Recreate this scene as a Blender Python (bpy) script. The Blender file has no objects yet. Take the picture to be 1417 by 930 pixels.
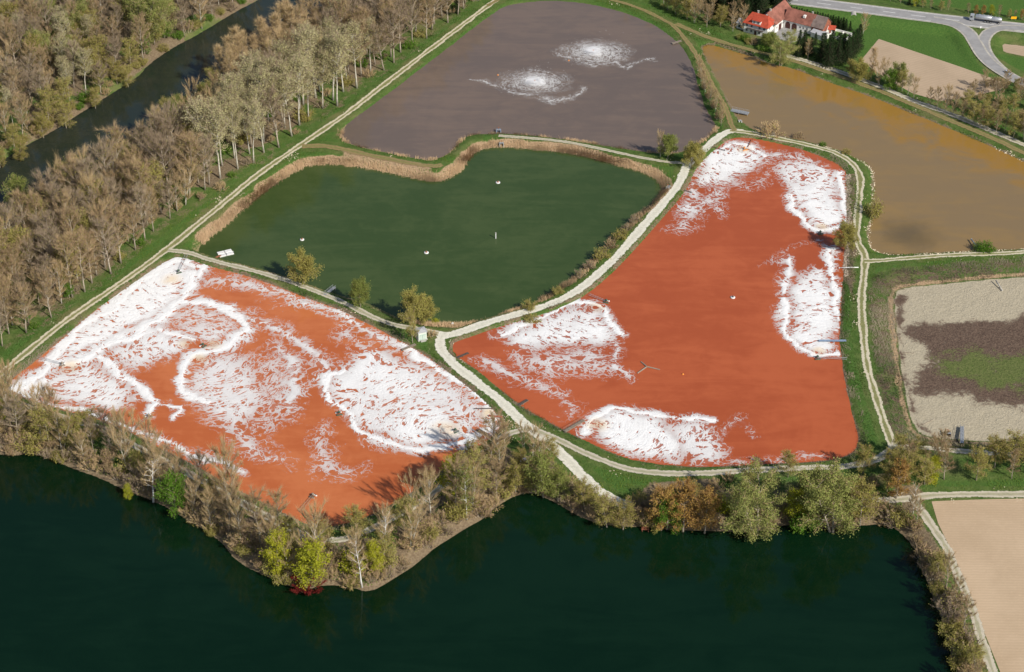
import bpy, math, random
import numpy as np
from mathutils import Vector, Matrix
from mathutils.geometry import tessellate_polygon

# ------------------------------------------------------------------ camera, sky, sun, exposure
scene = bpy.context.scene
COL = scene.collection
PITCH = math.radians(34.0); CAM_H = 430.0; FPX = 2750.0
CAM = np.array([0.0, -CAM_H / math.tan(PITCH), CAM_H])
cam_d = bpy.data.cameras.new('camera'); cam = bpy.data.objects.new('camera', cam_d); COL.objects.link(cam)
cam_d.sensor_fit = 'HORIZONTAL'; cam_d.sensor_width = 36.0; cam_d.lens = 36.0 * FPX / 1417.0
cam_d.clip_start = 1.0; cam_d.clip_end = 20000.0
cam.location = CAM; cam.rotation_euler = (math.radians(90) - PITCH, 0, 0)
scene.camera = cam

SUN_EL = math.radians(38.0); SUN_AZ = math.radians(138.0)      # azimuth clockwise from +Y
world = bpy.data.worlds.new('World'); scene.world = world; world.use_nodes = True
wn = world.node_tree.nodes; wl = world.node_tree.links
sky = wn.new('ShaderNodeTexSky'); sky.sky_type = 'NISHITA'; sky.sun_disc = False
sky.sun_elevation = SUN_EL; sky.sun_rotation = SUN_AZ; sky.altitude = 400; sky.air_density = 1.0; sky.dust_density = 1.5
bg = wn['Background']; bg.inputs['Strength'].default_value = 0.095
wl.new(sky.outputs['Color'], bg.inputs['Color'])
sun_d = bpy.data.lights.new('sun', 'SUN'); sun = bpy.data.objects.new('sun', sun_d); COL.objects.link(sun)
sun_d.energy = 4.9; sun_d.angle = math.radians(0.53); sun_d.color = (1.0, 0.95, 0.86)
to_sun = Vector((math.sin(SUN_AZ) * math.cos(SUN_EL), math.cos(SUN_AZ) * math.cos(SUN_EL), math.sin(SUN_EL)))
sun.rotation_euler = to_sun.to_track_quat('Z', 'Y').to_euler(); sun.location = (300, -300, 400)
vs = scene.view_settings; vs.view_transform = 'Standard'; vs.look = 'None'; vs.gamma = 1.0; vs.exposure = 0.0
vs.use_curve_mapping = False
scene.cycles.max_bounces = 5; scene.cycles.transparent_max_bounces = 12
scene.cycles.diffuse_bounces = 2; scene.cycles.glossy_bounces = 2; scene.cycles.transmission_bounces = 2
scene.cycles.use_denoising = True

rnd = random.Random(7); R = np.random.RandomState(11)

# ------------------------------------------------------------------ survey: photo pixel -> point on a level plane
def P(u, v, z=0.0):
    x = (u - 708.5) / FPX; y = -(v - 465.0) / FPX
    d = np.array([x, math.cos(PITCH) + y * math.sin(PITCH), -math.sin(PITCH) + y * math.cos(PITCH)])
    t = (z - CAM[2]) / d[2]
    return CAM + d * t
def PP(pts, z=0.0): return np.array([P(u, v, z)[:2] for u, v in pts])
def px_height(v, px):                    # metres of a vertical thing px tall that stands at row v
    dep = PITCH + math.atan((v - 465.0) / FPX)
    dist = CAM_H / math.sin(dep)
    return px / FPX * dist * math.cos(dep - PITCH) / math.cos(dep)

def chaikin(p, closed=True, n=1):
    p = np.asarray(p, float)
    for _ in range(n):
        if closed: q = np.roll(p, -1, 0); a = p
        else: a = p[:-1]; q = p[1:]
        r = np.empty((len(a) * 2, p.shape[1])); r[0::2] = a * .75 + q * .25; r[1::2] = a * .25 + q * .75
        if not closed: r = np.vstack([p[:1], r, p[-1:]])
        p = r
    return p
def catmull(p, step=2.5):
    p = np.asarray(p, float); e = np.vstack([2 * p[0] - p[1], p, 2 * p[-1] - p[-2]]); out = []
    for i in range(1, len(e) - 2):
        n = max(1, int(np.linalg.norm(e[i + 1] - e[i]) / step))
        t = (np.arange(n) / n)[:, None]
        a, b, c, d = e[i - 1], e[i], e[i + 1], e[i + 2]
        out.append(.5 * ((2 * b) + (-a + c) * t + (2 * a - 5 * b + 4 * c - d) * t ** 2 + (-a + 3 * b - 3 * c + d) * t ** 3))
    return np.vstack(out + [p[-1:]])
def seg_dist(X, Y, poly, closed):
    d2 = np.full(X.shape, 1e12)
    n = len(poly)
    for i in range(n if closed else n - 1):
        a = poly[i]; b = poly[(i + 1) % n]; ab = b - a; L = max(ab @ ab, 1e-9)
        t = np.clip(((X - a[0]) * ab[0] + (Y - a[1]) * ab[1]) / L, 0, 1)
        np.minimum(d2, (X - a[0] - t * ab[0]) ** 2 + (Y - a[1] - t * ab[1]) ** 2, out=d2)
    return np.sqrt(d2)
def inside(X, Y, poly):
    r = np.zeros(X.shape, bool); n = len(poly)
    for i in range(n):
        a = poly[i]; b = poly[(i + 1) % n]
        if a[1] == b[1]: continue
        c = ((a[1] > Y) != (b[1] > Y)) & (X < (b[0] - a[0]) * (Y - a[1]) / (b[1] - a[1]) + a[0])
        r ^= c
    return r
def sdf(X, Y, poly, margin=45.0, closed=True):
    """signed distance, negative inside; only worked out near the shape"""
    out = np.full(X.shape, margin + 1.0)
    lo = poly.min(0) - margin; hi = poly.max(0) + margin
    m = (X > lo[0]) & (X < hi[0]) & (Y > lo[1]) & (Y < hi[1])
    if not m.any(): return out
    x = X[m]; y = Y[m]; d = seg_dist(x, y, poly, closed)
    if closed: d = np.where(inside(x, y, poly), -d, d)
    out[m] = d
    return out
def sstep(a, b, x):
    t = np.clip((x - a) / (b - a), 0, 1); return t * t * (3 - 2 * t)
_tab = np.random.RandomState(3).rand(256, 256)
def vnoise(x, y):
    xi = np.floor(x).astype(int); yi = np.floor(y).astype(int); fx = x - xi; fy = y - yi
    fx = fx * fx * (3 - 2 * fx); fy = fy * fy * (3 - 2 * fy)
    g = lambda i, j: _tab[i & 255, j & 255]
    return (g(xi, yi) * (1 - fx) + g(xi + 1, yi) * fx) * (1 - fy) + (g(xi, yi + 1) * (1 - fx) + g(xi + 1, yi + 1) * fx) * fy
def fbm(x, y, s, o=4):
    r = 0; a = .5; t = 0
    for k in range(o):
        r = r + a * vnoise(x / s + 17.3 * k, y / s + 41.7 * k); t += a; s *= .5; a *= .55
    return r / t

# water levels of the ponds, lake and river
Z_A, Z_B, Z_C, Z_D, Z_E, Z_F, Z_G, Z_H = -.7, -.7, -2.0, -.7, -1.0, -2.0, -2.6, -2.5

# ------------------------------------------------------------------ materials
MATS = {}
def nodes_of(name):
    m = bpy.data.materials.new(name); m.use_nodes = True
    n = m.node_tree.nodes; n.clear(); return m, n, m.node_tree.links
def principled(n, l, rough=.9, spec=.2):
    b = n.new('ShaderNodeBsdfPrincipled'); o = n.new('ShaderNodeOutputMaterial')
    b.inputs['Roughness'].default_value = rough; b.inputs['Specular IOR Level'].default_value = spec
    l.new(b.outputs[0], o.inputs[0]); return b, o
def mixc(n, l, fac, a, b):
    m = n.new('ShaderNodeMix'); m.data_type = 'RGBA'
    for s, v in ((m.inputs[0], fac), (m.inputs[6], a), (m.inputs[7], b)):
        if isinstance(v, (int, float)): s.default_value = v
        elif isinstance(v, tuple): s.default_value = (*v, 1)
        else: l.new(v, s)
    return m.outputs[2]
def mth(n, l, op, a, b=None, c=None, clamp=False):
    m = n.new('ShaderNodeMath'); m.operation = op; m.use_clamp = clamp
    for i, v in enumerate((a, b, c)):
        if v is None: continue
        if isinstance(v, (int, float)): m.inputs[i].default_value = v
        else: l.new(v, m.inputs[i])
    return m.outputs[0]
def noise(n, l, scale, detail=4, rough=.55, dist=0, vec=None):
    t = n.new('ShaderNodeTexNoise'); t.inputs['Scale'].default_value = scale; t.inputs['Detail'].default_value = detail
    t.inputs['Roughness'].default_value = rough; t.inputs['Distortion'].default_value = dist
    if vec is not None: l.new(vec, t.inputs['Vector'])
    return t.outputs['Fac']
def ramp(n, l, x, a, b):                                      # smoothstep a..b -> 0..1
    m = n.new('ShaderNodeMapRange'); m.interpolation_type = 'SMOOTHSTEP'
    m.inputs[1].default_value = a; m.inputs[2].default_value = b; l.new(x, m.inputs[0]); return m.outputs[0]
def objco(n): return n.new('ShaderNodeTexCoord').outputs['Object']
def bump(n, l, b, h, strength=.5, dist=.2):
    k = n.new('ShaderNodeBump'); k.inputs['Strength'].default_value = strength; k.inputs['Distance'].default_value = dist
    l.new(h, k.inputs['Height']); l.new(k.outputs[0], b.inputs['Normal'])

def plain(name, col, rough=.8, var=.25, scale=2.0, metal=0.0, spec=.3):
    if name in MATS: return MATS[name]
    m, n, l = nodes_of(name); b, o = principled(n, l, rough, spec)
    f = noise(n, l, scale, 5, .6, 0, objco(n))
    dark = tuple(c * (1 - var) for c in col); lite = tuple(min(1, c * (1 + var)) for c in col)
    l.new(mixc(n, l, ramp(n, l, f, .3, .7), dark, lite), b.inputs['Base Color'])
    b.inputs['Metallic'].default_value = metal; MATS[name] = m; return m

def water(name, c1, c2, scale=.012, rough=.06, rip=.05, ripscale=1.2):
    m, n, l = nodes_of(name); b, o = principled(n, l, rough, .5); b.inputs['IOR'].default_value = 1.33
    co = objco(n)
    f = noise(n, l, scale, 5, .6, .6, co); g = noise(n, l, scale * 9, 4, .6, 1.0, co)
    mp = n.new('ShaderNodeMapping'); mp.inputs['Rotation'].default_value = (0, 0, .5); mp.inputs['Scale'].default_value = (.25, 1, 1); l.new(co, mp.inputs[0])
    st = noise(n, l, .09, 5, .6, 1.5, mp.outputs[0])
    f = mth(n, l, 'ADD', f, mth(n, l, 'ADD', mth(n, l, 'MULTIPLY', mth(n, l, 'SUBTRACT', g, .5), .35), mth(n, l, 'MULTIPLY', mth(n, l, 'SUBTRACT', st, .5), .6)))
    l.new(mixc(n, l, ramp(n, l, f, .35, .68), c1, c2), b.inputs['Base Color'])
    bump(n, l, b, noise(n, l, ripscale, 3, .6, 0, co), rip, .05); return m

M_RED1 = water('red pond water', (.455, .118, .038), (.54, .165, .060), .02, .07, .06)
M_RED2 = water('brick red pond water', (.375, .082, .029), (.45, .108, .040), .014, .07, .06)
M_GREEN = water('green pond water', (.040, .068, .018), (.058, .086, .026), .02, .09, .12, 1.6)
M_GREY = water('grey brown pond water', (.142, .108, .090), (.178, .130, .102), .01)
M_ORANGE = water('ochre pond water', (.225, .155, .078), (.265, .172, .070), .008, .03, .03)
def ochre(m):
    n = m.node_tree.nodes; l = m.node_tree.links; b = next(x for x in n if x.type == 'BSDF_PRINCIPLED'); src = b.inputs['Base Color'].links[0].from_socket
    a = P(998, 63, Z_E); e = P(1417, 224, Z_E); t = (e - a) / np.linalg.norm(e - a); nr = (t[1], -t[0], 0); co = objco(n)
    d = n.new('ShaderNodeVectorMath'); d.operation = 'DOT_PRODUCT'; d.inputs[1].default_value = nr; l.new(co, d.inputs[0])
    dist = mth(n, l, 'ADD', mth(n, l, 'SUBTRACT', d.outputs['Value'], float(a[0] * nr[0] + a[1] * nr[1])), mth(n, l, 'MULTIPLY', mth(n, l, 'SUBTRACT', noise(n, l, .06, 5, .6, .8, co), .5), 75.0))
    c = mixc(n, l, mth(n, l, 'MULTIPLY', ramp(n, l, dist, 24.0, 2.0), .8), src, (.31, .165, .026)); q = P(1258, 325, Z_E)  # orange tree reflections along the far bank, painted into the water colour
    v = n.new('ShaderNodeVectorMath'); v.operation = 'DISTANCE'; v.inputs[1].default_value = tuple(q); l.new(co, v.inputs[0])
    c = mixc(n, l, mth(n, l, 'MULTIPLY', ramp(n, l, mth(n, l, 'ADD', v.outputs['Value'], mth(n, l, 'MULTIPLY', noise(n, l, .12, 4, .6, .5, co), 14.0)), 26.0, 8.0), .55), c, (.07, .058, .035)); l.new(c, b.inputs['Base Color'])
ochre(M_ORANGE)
M_LAKE = water('dark lake water', (.0015, .012, .004), (.003, .016, .006), .006, .07, .10, 1.0)
M_RIVER = water('river water', (.018, .026, .018), (.026, .032, .022), .02, .10, .25, .5)

def ground_mat():
    m, n, l = nodes_of('ground cover'); b, o = principled(n, l, .95, .1); co = objco(n)
    a1 = n.new('ShaderNodeAttribute'); a1.attribute_name = 'cover_a'
    a2 = n.new('ShaderNodeAttribute'); a2.attribute_name = 'cover_b'
    s1 = n.new('ShaderNodeSeparateColor'); l.new(a1.outputs['Color'], s1.inputs[0])
    s2 = n.new('ShaderNodeSeparateColor'); l.new(a2.outputs['Color'], s2.inputs[0])
    big = noise(n, l, .035, 5, .6, .4, co); mid = noise(n, l, .22, 5, .65, .5, co); fine = noise(n, l, 1.3, 4, .7, 0, co)
    c = mixc(n, l, ramp(n, l, mid, .3, .7), (.060, .115, .022), (.120, .165, .045))
    c = mixc(n, l, mth(n, l, 'MULTIPLY', ramp(n, l, big, .48, .72), .8), c, (.19, .17, .075))
    c = mixc(n, l, mth(n, l, 'MULTIPLY', ramp(n, l, fine, .55, .8), .45), c, (.20, .19, .09))
    def layer(c, w, col_a, col_b, amp=.9):
        mixn = mth(n, l, 'ADD', mth(n, l, 'MULTIPLY', mid, .55), mth(n, l, 'MULTIPLY', fine, .45))
        k = mth(n, l, 'ADD', w, mth(n, l, 'MULTIPLY', mth(n, l, 'SUBTRACT', mixn, .5), amp))
        return mixc(n, l, ramp(n, l, k, .38, .62), c, mixc(n, l, ramp(n, l, fine, .3, .7), col_a, col_b))
    c = layer(c, s1.outputs[2], (.048, .118, .022), (.098, .170, .036), 1.2)                  # lush grass
    c = layer(c, s1.outputs[1], (.15, .105, .065), (.26, .20, .125), 1.5)               # leaf litter
    c = layer(c, s2.outputs[0], (.40, .345, .245), (.49, .425, .31), .5)                   # pale mud
    c = layer(c, s2.outputs[1], (.085, .055, .042), (.18, .125, .09), 1.4)              # dark low growth
    c = layer(c, s2.outputs[2], (.085, .12, .03), (.155, .17, .06), 1.5)                 # olive moss
    c = layer(c, s1.outputs[0], (.34, .225, .135), (.47, .33, .20), .7)                 # dry reed litter
    l.new(c, b.inputs['Base Color'])
    bump(n, l, b, mth(n, l, 'ADD', fine, mid), .9, .5); return m
M_GROUND = ground_mat()

def track_mat(name, gravel, mid_grass, edge=.85, rut=.46):
    m, n, l = nodes_of(name); o = n.new('ShaderNodeOutputMaterial'); b = n.new('ShaderNodeBsdfPrincipled')
    b.inputs['Roughness'].default_value = .95; b.inputs['Specular IOR Level'].default_value = .15
    co = objco(n); at = n.new('ShaderNodeAttribute'); at.attribute_name = 'across'
    ac = mth(n, l, 'ABSOLUTE', at.outputs['Fac'])
    f = noise(n, l, .9, 5, .7, .3, co); g = noise(n, l, .18, 4, .6, .3, co)
    gc = mixc(n, l, ramp(n, l, f, .25, .75), tuple(c * .72 for c in gravel), gravel)
    wob = mth(n, l, 'ADD', mth(n, l, 'MULTIPLY', mth(n, l, 'SUBTRACT', mth(n, l, 'ADD', f, g), 1.0), .85), mth(n, l, 'MULTIPLY', mth(n, l, 'SUBTRACT', noise(n, l, .06, 3, .6, 0, co), .5), .9))
    r = mth(n, l, 'ABSOLUTE', mth(n, l, 'SUBTRACT', ac, rut))
    between = ramp(n, l, mth(n, l, 'ADD', mth(n, l, 'SUBTRACT', .30, ac), wob), -.06, .10)
    grass = mixc(n, l, ramp(n, l, f, .3, .7), (.12, .15, .035), (.24, .22, .08))
    c = mixc(n, l, mth(n, l, 'MULTIPLY', between, mid_grass), gc, grass)
    l.new(c, b.inputs['Base Color'])
    alpha = ramp(n, l, mth(n, l, 'ADD', mth(n, l, 'SUBTRACT', edge, ac), wob), -.05, .07)
    tr = n.new('ShaderNodeBsdfTransparent'); mx = n.new('ShaderNodeMixShader')
    l.new(alpha, mx.inputs[0]); l.new(tr.outputs[0], mx.inputs[1]); l.new(b.outputs[0], mx.inputs[2]); l.new(mx.outputs[0], o.inputs[0])
    bump(n, l, b, f, .5, .1); return m
M_TR_WHITE = track_mat('white limestone gravel', (.78, .74, .62), .12, .88)
M_TR_RUT = track_mat('wheel ruts in grass', (.66, .59, .43), .9, .80)
M_TR_PALE = track_mat('pale worn gravel', (.60, .54, .42), .45, .80)
M_TR_DIRT = track_mat('dry grass path', (.30, .225, .105), .6, .75)

def foam_mat(name, sc=1.0, opac=1.0):
    m, n, l = nodes_of(name); o = n.new('ShaderNodeOutputMaterial'); b = n.new('ShaderNodeBsdfPrincipled')
    b.inputs['Roughness'].default_value = .9; b.inputs['Specular IOR Level'].default_value = .1
    oc = objco(n); at = n.new('ShaderNodeAttribute'); at.attribute_name = 'foam'
    sp = n.new('ShaderNodeSeparateColor'); l.new(at.outputs['Color'], sp.inputs[0])
    sx = n.new('ShaderNodeSeparateXYZ'); l.new(oc, sx.inputs[0]); cx = n.new('ShaderNodeCombineXYZ')
    l.new(mth(n, l, 'MULTIPLY', sx.outputs[0], .62), cx.inputs[0]); l.new(mth(n, l, 'MULTIPLY', sx.outputs[1], .62), cx.inputs[1]); l.new(mth(n, l, 'MULTIPLY', sp.outputs[2], 80.0), cx.inputs[2]); co = cx.outputs[0]
    wn_ = n.new('ShaderNodeTexNoise'); wn_.inputs['Scale'].default_value = .12 * sc; wn_.inputs['Detail'].default_value = 3; l.new(co, wn_.inputs['Vector'])
    wv = n.new('ShaderNodeVectorMath'); wv.operation = 'MULTIPLY_ADD'; l.new(wn_.outputs['Color'], wv.inputs[0])
    wv.inputs[1].default_value = (6 / sc, 6 / sc, 4 / sc); l.new(co, wv.inputs[2]); w = wv.outputs[0]
    def ridge(scale, det, k):
        f = noise(n, l, scale * sc, det, .6, .3, w); return mth(n, l, 'MULTIPLY', mth(n, l, 'ABSOLUTE', mth(n, l, 'SUBTRACT', f, .5)), k)
    r1 = ridge(.18, 3, 4.4); r2 = ridge(.44, 5, 4.8)
    fine = noise(n, l, 1.5 * sc, 4, .7, 0, oc)
    t = mth(n, l, 'ADD', mth(n, l, 'MULTIPLY', mth(n, l, 'MINIMUM', r1, r2), 1.9), mth(n, l, 'MULTIPLY', mth(n, l, 'SUBTRACT', fine, .44), .34))
    k = mth(n, l, 'SUBTRACT', mth(n, l, 'MULTIPLY', sp.outputs[0], 1.02), t)
    alpha = ramp(n, l, k, -.06, .13)
    body = ramp(n, l, sp.outputs[0], .10, .80)
    c = mixc(n, l, ramp(n, l, fine, .3, .7), (.80, .78, .76), (.90, .89, .88))
    c = mixc(n, l, sp.outputs[1], c, (.82, .62, .38))                 # tan froth over the aerators
    l.new(c, b.inputs['Base Color'])
    tr = n.new('ShaderNodeBsdfTransparent'); mx = n.new('ShaderNodeMixShader')
    op = mth(n, l, 'MULTIPLY', alpha, mth(n, l, 'ADD', mth(n, l, 'MULTIPLY', body, .62 * opac), .38 * opac))
    film = mth(n, l, 'MULTIPLY', ramp(n, l, sp.outputs[0], .08, .75), mth(n, l, 'MULTIPLY', ramp(n, l, noise(n, l, .35 * sc, 4, .6, .4, w), .32, .72), 0.28 * opac))
    op = mth(n, l, 'MAXIMUM', op, film)
    l.new(op, mx.inputs[0]); l.new(tr.outputs[0], mx.inputs[1]); l.new(b.outputs[0], mx.inputs[2]); l.new(mx.outputs[0], o.inputs[0])
    bump(n, l, b, mth(n, l, 'ADD', k, fine), .6, .2); return m
M_FOAM = foam_mat('white foam')
M_SPRAYFOAM = foam_mat('thin splash foam', 1.5, .85)

def leaf_mat(name, c1, c2, trans=.25):
    m, n, l = nodes_of(name); o = n.new('ShaderNodeOutputMaterial')
    oi = n.new('ShaderNodeObjectInfo'); co = objco(n)
    f = noise(n, l, .35, 3, .6, 0, co)
    k = mth(n, l, 'ADD', mth(n, l, 'MULTIPLY', oi.outputs['Random'], .65), mth(n, l, 'MULTIPLY', ramp(n, l, f, .3, .7), .35))
    c = mixc(n, l, k, c1, c2)
    d = n.new('ShaderNodeBsdfDiffuse'); l.new(c, d.inputs[0])
    t = n.new('ShaderNodeBsdfTranslucent'); l.new(c, t.inputs[0])
    mx = n.new('ShaderNodeMixShader'); mx.inputs[0].default_value = trans
    l.new(d.outputs[0], mx.inputs[1]); l.new(t.outputs[0], mx.inputs[2]); l.new(mx.outputs[0], o.inputs[0]); return m
M_TWIG_BROWN = leaf_mat('brown twigs', (.34, .235, .14), (.46, .33, .195), .05)
M_TWIG_GREY = leaf_mat('grey brown twigs', (.29, .215, .15), (.40, .31, .215), .05)
M_TWIG_TAN = leaf_mat('tan twigs', (.46, .325, .18), (.56, .41, .225), .05)
M_TWIG_RUST = leaf_mat('rusty twigs', (.36, .20, .085), (.44, .26, .11), .1)
M_TWIG_RED = leaf_mat('red twigs', (.17, .022, .022), (.24, .04, .03), .1)
M_LEAF_PALE = leaf_mat('pale spring leaves', (.48, .44, .21), (.60, .56, .30), .3)
M_LEAF_OLIVE = leaf_mat('olive buds', (.30, .26, .07), (.40, .37, .11), .3)
M_LEAF_GREEN = leaf_mat('soft green leaves', (.19, .22, .055), (.28, .31, .085), .3)
M_LEAF_WILLOW = leaf_mat('willow leaves', (.25, .27, .075), (.35, .37, .12), .3)
M_LEAF_BRIGHT = leaf_mat('yellow green leaves', (.33, .36, .03), (.45, .44, .04), .3)
M_LEAF_FRESH = leaf_mat('fresh green leaves', (.09, .19, .02), (.14, .25, .035), .3)
M_LEAF_RUST = leaf_mat('rusty leaves', (.34, .20, .055), (.42, .28, .08), .2)
M_NEEDLE = leaf_mat('dark needles', (.012, .026, .010), (.024, .045, .016), .05)
M_REED = leaf_mat('dry reed', (.46, .31, .18), (.60, .43, .26), .1)
M_REEDGREY = leaf_mat('grey dead stalks', (.27, .225, .16), (.38, .32, .23), .1)
M_GRASSBLADE = leaf_mat('grass tufts', (.075, .14, .02), (.15, .20, .045), .2)
M_BARK = plain('grey bark', (.38, .32, .25), .95, .3, 1.5)
M_BARK_PALE = plain('pale bark', (.50, .46, .38), .95, .3, 1.2)
M_BARK_BIRCH = plain('white birch bark', (.72, .70, .66), .9, .25, 1.5)
M_BARK_DARK = plain('dark bark', (.12, .09, .065), .95, .3, 1.5)

# ------------------------------------------------------------------ mesh helpers
def link(name, me, parent=None):
    o = bpy.data.objects.new(name, me); COL.objects.link(o)
    if parent is not None: o.parent = parent
    return o
def tag(o, label=None, cat=None, group=None, kind=None):
    if label: o['label'] = label
    if cat: o['category'] = cat
    if group: o['group'] = group
    if kind: o['kind'] = kind
    return o
def empty(name, loc, rz=0.0, s=1.0):
    o = bpy.data.objects.new(name, None); COL.objects.link(o); o.location = loc; o.rotation_euler = (0, 0, rz); o.scale = (s, s, s)
    o.empty_display_size = .5; return o

class MB:
    def __init__(s): s.v = []; s.f = []; s.m = []; s.n = 0
    def add(s, v, f, m=0):
        s.v.append(np.asarray(v, float)); s.f += [tuple(i + s.n for i in q) for q in f]; s.m += [m] * len(f); s.n += len(v); return s
    def box(s, c, d, rz=0, m=0, mat=None):
        x, y, z = d[0] / 2, d[1] / 2, d[2] / 2
        p = np.array([(a * x, b * y, e * z) for e in (-1, 1) for b in (-1, 1) for a in (-1, 1)])
        if rz: k, q = math.cos(rz), math.sin(rz); p = np.stack([p[:, 0] * k - p[:, 1] * q, p[:, 0] * q + p[:, 1] * k, p[:, 2]], 1)
        return s.add(p + np.array(c), [(0, 2, 3, 1), (4, 5, 7, 6), (0, 1, 5, 4), (2, 6, 7, 3), (0, 4, 6, 2), (1, 3, 7, 5)], m)
    def tube(s, pts, rad, sides=6, m=0, cap=True):
        pts = [np.array(p, float) for p in pts]; n = len(pts)
        if not hasattr(rad, '__len__'): rad = [rad] * n
        v = []
        for i, p in enumerate(pts):
            t = pts[min(i + 1, n - 1)] - pts[max(i - 1, 0)]; t = t / (np.linalg.norm(t) + 1e-9)
            a = np.array([0, 0, 1.]) if abs(t[2]) < .9 else np.array([1., 0, 0])
            u = np.cross(t, a); u /= np.linalg.norm(u); w = np.cross(t, u)
            for k in range(sides):
                g = 2 * math.pi * k / sides; v.append(p + (u * math.cos(g) + w * math.sin(g)) * rad[i])
        f = [(i * sides + k, i * sides + (k + 1) % sides, (i + 1) * sides + (k + 1) % sides, (i + 1) * sides + k) for i in range(n - 1) for k in range(sides)]
        if cap: f += [tuple(range(sides))[::-1], tuple(range((n - 1) * sides, n * sides))]
        return s.add(v, f, m)
    def lathe(s, prof, c=(0, 0, 0), sides=14, m=0):
        v = [(c[0] + r * math.cos(2 * math.pi * k / sides), c[1] + r * math.sin(2 * math.pi * k / sides), c[2] + z) for r, z in prof for k in range(sides)]
        n = len(prof)
        f = [(i * sides + k, i * sides + (k + 1) % sides, (i + 1) * sides + (k + 1) % sides, (i + 1) * sides + k) for i in range(n - 1) for k in range(sides)]
        f += [tuple(range(sides))[::-1], tuple(range((n - 1) * sides, n * sides))]
        return s.add(v, f, m)
    def prism(s, prof, y0, y1, m=0):                       # profile in x,z swept along y
        n = len(prof); v = [(x, y0, z) for x, z in prof] + [(x, y1, z) for x, z in prof]
        f = [(i, (i + 1) % n, (i + 1) % n + n, i + n) for i in range(n)] + [tuple(range(n))[::-1], tuple(range(n, 2 * n))]
        return s.add(v, f, m)
    def mesh(s, name, mats, smooth=False):
        me = bpy.data.meshes.new(name); me.from_pydata(np.vstack(s.v).tolist(), [], s.f)
        for q in (mats if isinstance(mats, (list, tuple)) else [mats]): me.materials.append(q)
        me.polygons.foreach_set('material_index', s.m)
        if smooth: me.polygons.foreach_set('use_smooth', [True] * len(me.polygons))
        me.update(); return me
    def build(s, name, mats, parent=None, smooth=False): return link(name, s.mesh(name, mats, smooth), parent)

def grid_mesh(name, V, quads, mat, tris=None, smooth=True):
    me = bpy.data.meshes.new(name); nq = len(quads); nt = 0 if tris is None else len(tris)
    me.vertices.add(len(V)); me.vertices.foreach_set('co', np.asarray(V, np.float32).ravel())
    loops = np.concatenate([quads.ravel()] + ([tris.ravel()] if nt else [])).astype(np.int32)
    me.loops.add(len(loops)); me.loops.foreach_set('vertex_index', loops)
    me.polygons.add(nq + nt)
    st = np.concatenate([np.arange(nq) * 4, nq * 4 + np.arange(nt) * 3]).astype(np.int32)
    me.polygons.foreach_set('loop_start', st)
    me.update(calc_edges=True); me.validate()
    for q in (mat if isinstance(mat, (list, tuple)) else [mat]): me.materials.append(q)
    me.polygons.foreach_set('use_smooth', [smooth] * len(me.polygons))
    return me
def tri_mesh(name, V, T, mats, mi=None):
    me = grid_mesh(name, V, np.zeros((0, 4), int), mats, T, False)
    if mi is not None: me.polygons.foreach_set('material_index', mi.astype(np.int32))
    return me
def sheet(name, pts, z, mat, parent=None):
    v = [Vector((p[0], p[1], 0)) for p in pts]; t = tessellate_polygon([v])
    me = bpy.data.meshes.new(name); f = []
    for a, b, c in t:
        n = (v[b] - v[a]).cross(v[c] - v[a]); f.append((a, b, c) if n.z > 0 else (a, c, b))
    me.from_pydata([(p[0], p[1], z) for p in pts], [], f); me.materials.append(mat); return link(name, me, parent)
def grow(poly, d):
    p = np.asarray(poly); t = np.roll(p, -1, 0) - np.roll(p, 1, 0); t /= np.linalg.norm(t, axis=1)[:, None] + 1e-9
    n = np.stack([t[:, 1], -t[:, 0]], 1)
    area = np.sum(p[:, 0] * np.roll(p[:, 1], -1) - np.roll(p[:, 0], -1) * p[:, 1])
    return p + n * d * (1 if area > 0 else -1)

# ------------------------------------------------------------------ shore lines (photo pixels at water level)
PX_A = [(237,357),(193,384),(140,422),(86,469),(52,498),(7,533),(18,544),(69,562),(138,580),(193,602),(213,616),(275,645),(310,668),(361,693),(410,718),(444,731),(490,722),(540,700),(600,660),(649,621),(671,614),(694,593),(694,583),(684,570),(673,557),(656,540),(608,505),(570,481),(532,461),(480,432),(444,420),(378,395),(330,377),(286,364),(252,355)]
PX_B = [(623,486),(628,472),(663,460),(718,441),(745,434),(780,420),(807,408),(838,383),(879,341),(917,300),(937,278),(957,244),(967,220),(988,203),(1011,191),(1045,189),(1079,196),(1127,213),(1160,227),(1171,240),(1172,271),(1172,314),(1168,369),(1162,438),(1161,479),(1164,503),(1174,555),(1185,596),(1187,610),(1180,628),(1143,638),(1075,643),(1006,646),(937,645),(883,638),(849,627),(814,612),(776,592),(745,575),(718,561),(690,537),(663,513),(642,500),(628,494)]
PX_C = [(274,346),(286,331),(318,306),(359,271),(396,244),(427,227),(480,228),(538,239),(568,246),(602,252),(619,249),(639,234),(649,219),(663,207),(690,203),(741,207),(792,213),(836,224),(876,234),(904,244),(918,259),(907,278),(887,295),(873,305),(842,338),(814,365),(790,386),(759,407),(721,427),(676,441),(642,449),(618,450),(575,447),(539,434),(515,420),(470,408),(430,396),(378,381),(320,362),(292,355),(279,352)]
PX_D = [(473,186),(477,176),(490,164),(521,142),(561,112),(605,78),(639,52),(673,25),(698,9),(721,4),(758,1),(799,3),(836,10),(876,22),(910,37),(937,58),(950,73),(957,88),(964,115),(974,146),(986,166),(990,180),(975,192),(960,202),(935,213),(893,210),(843,202),(775,191),(724,186),(690,185),(653,185),(636,193),(629,203),(616,215),(595,222),(572,218),(521,208),(487,200),(475,193)]
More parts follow.
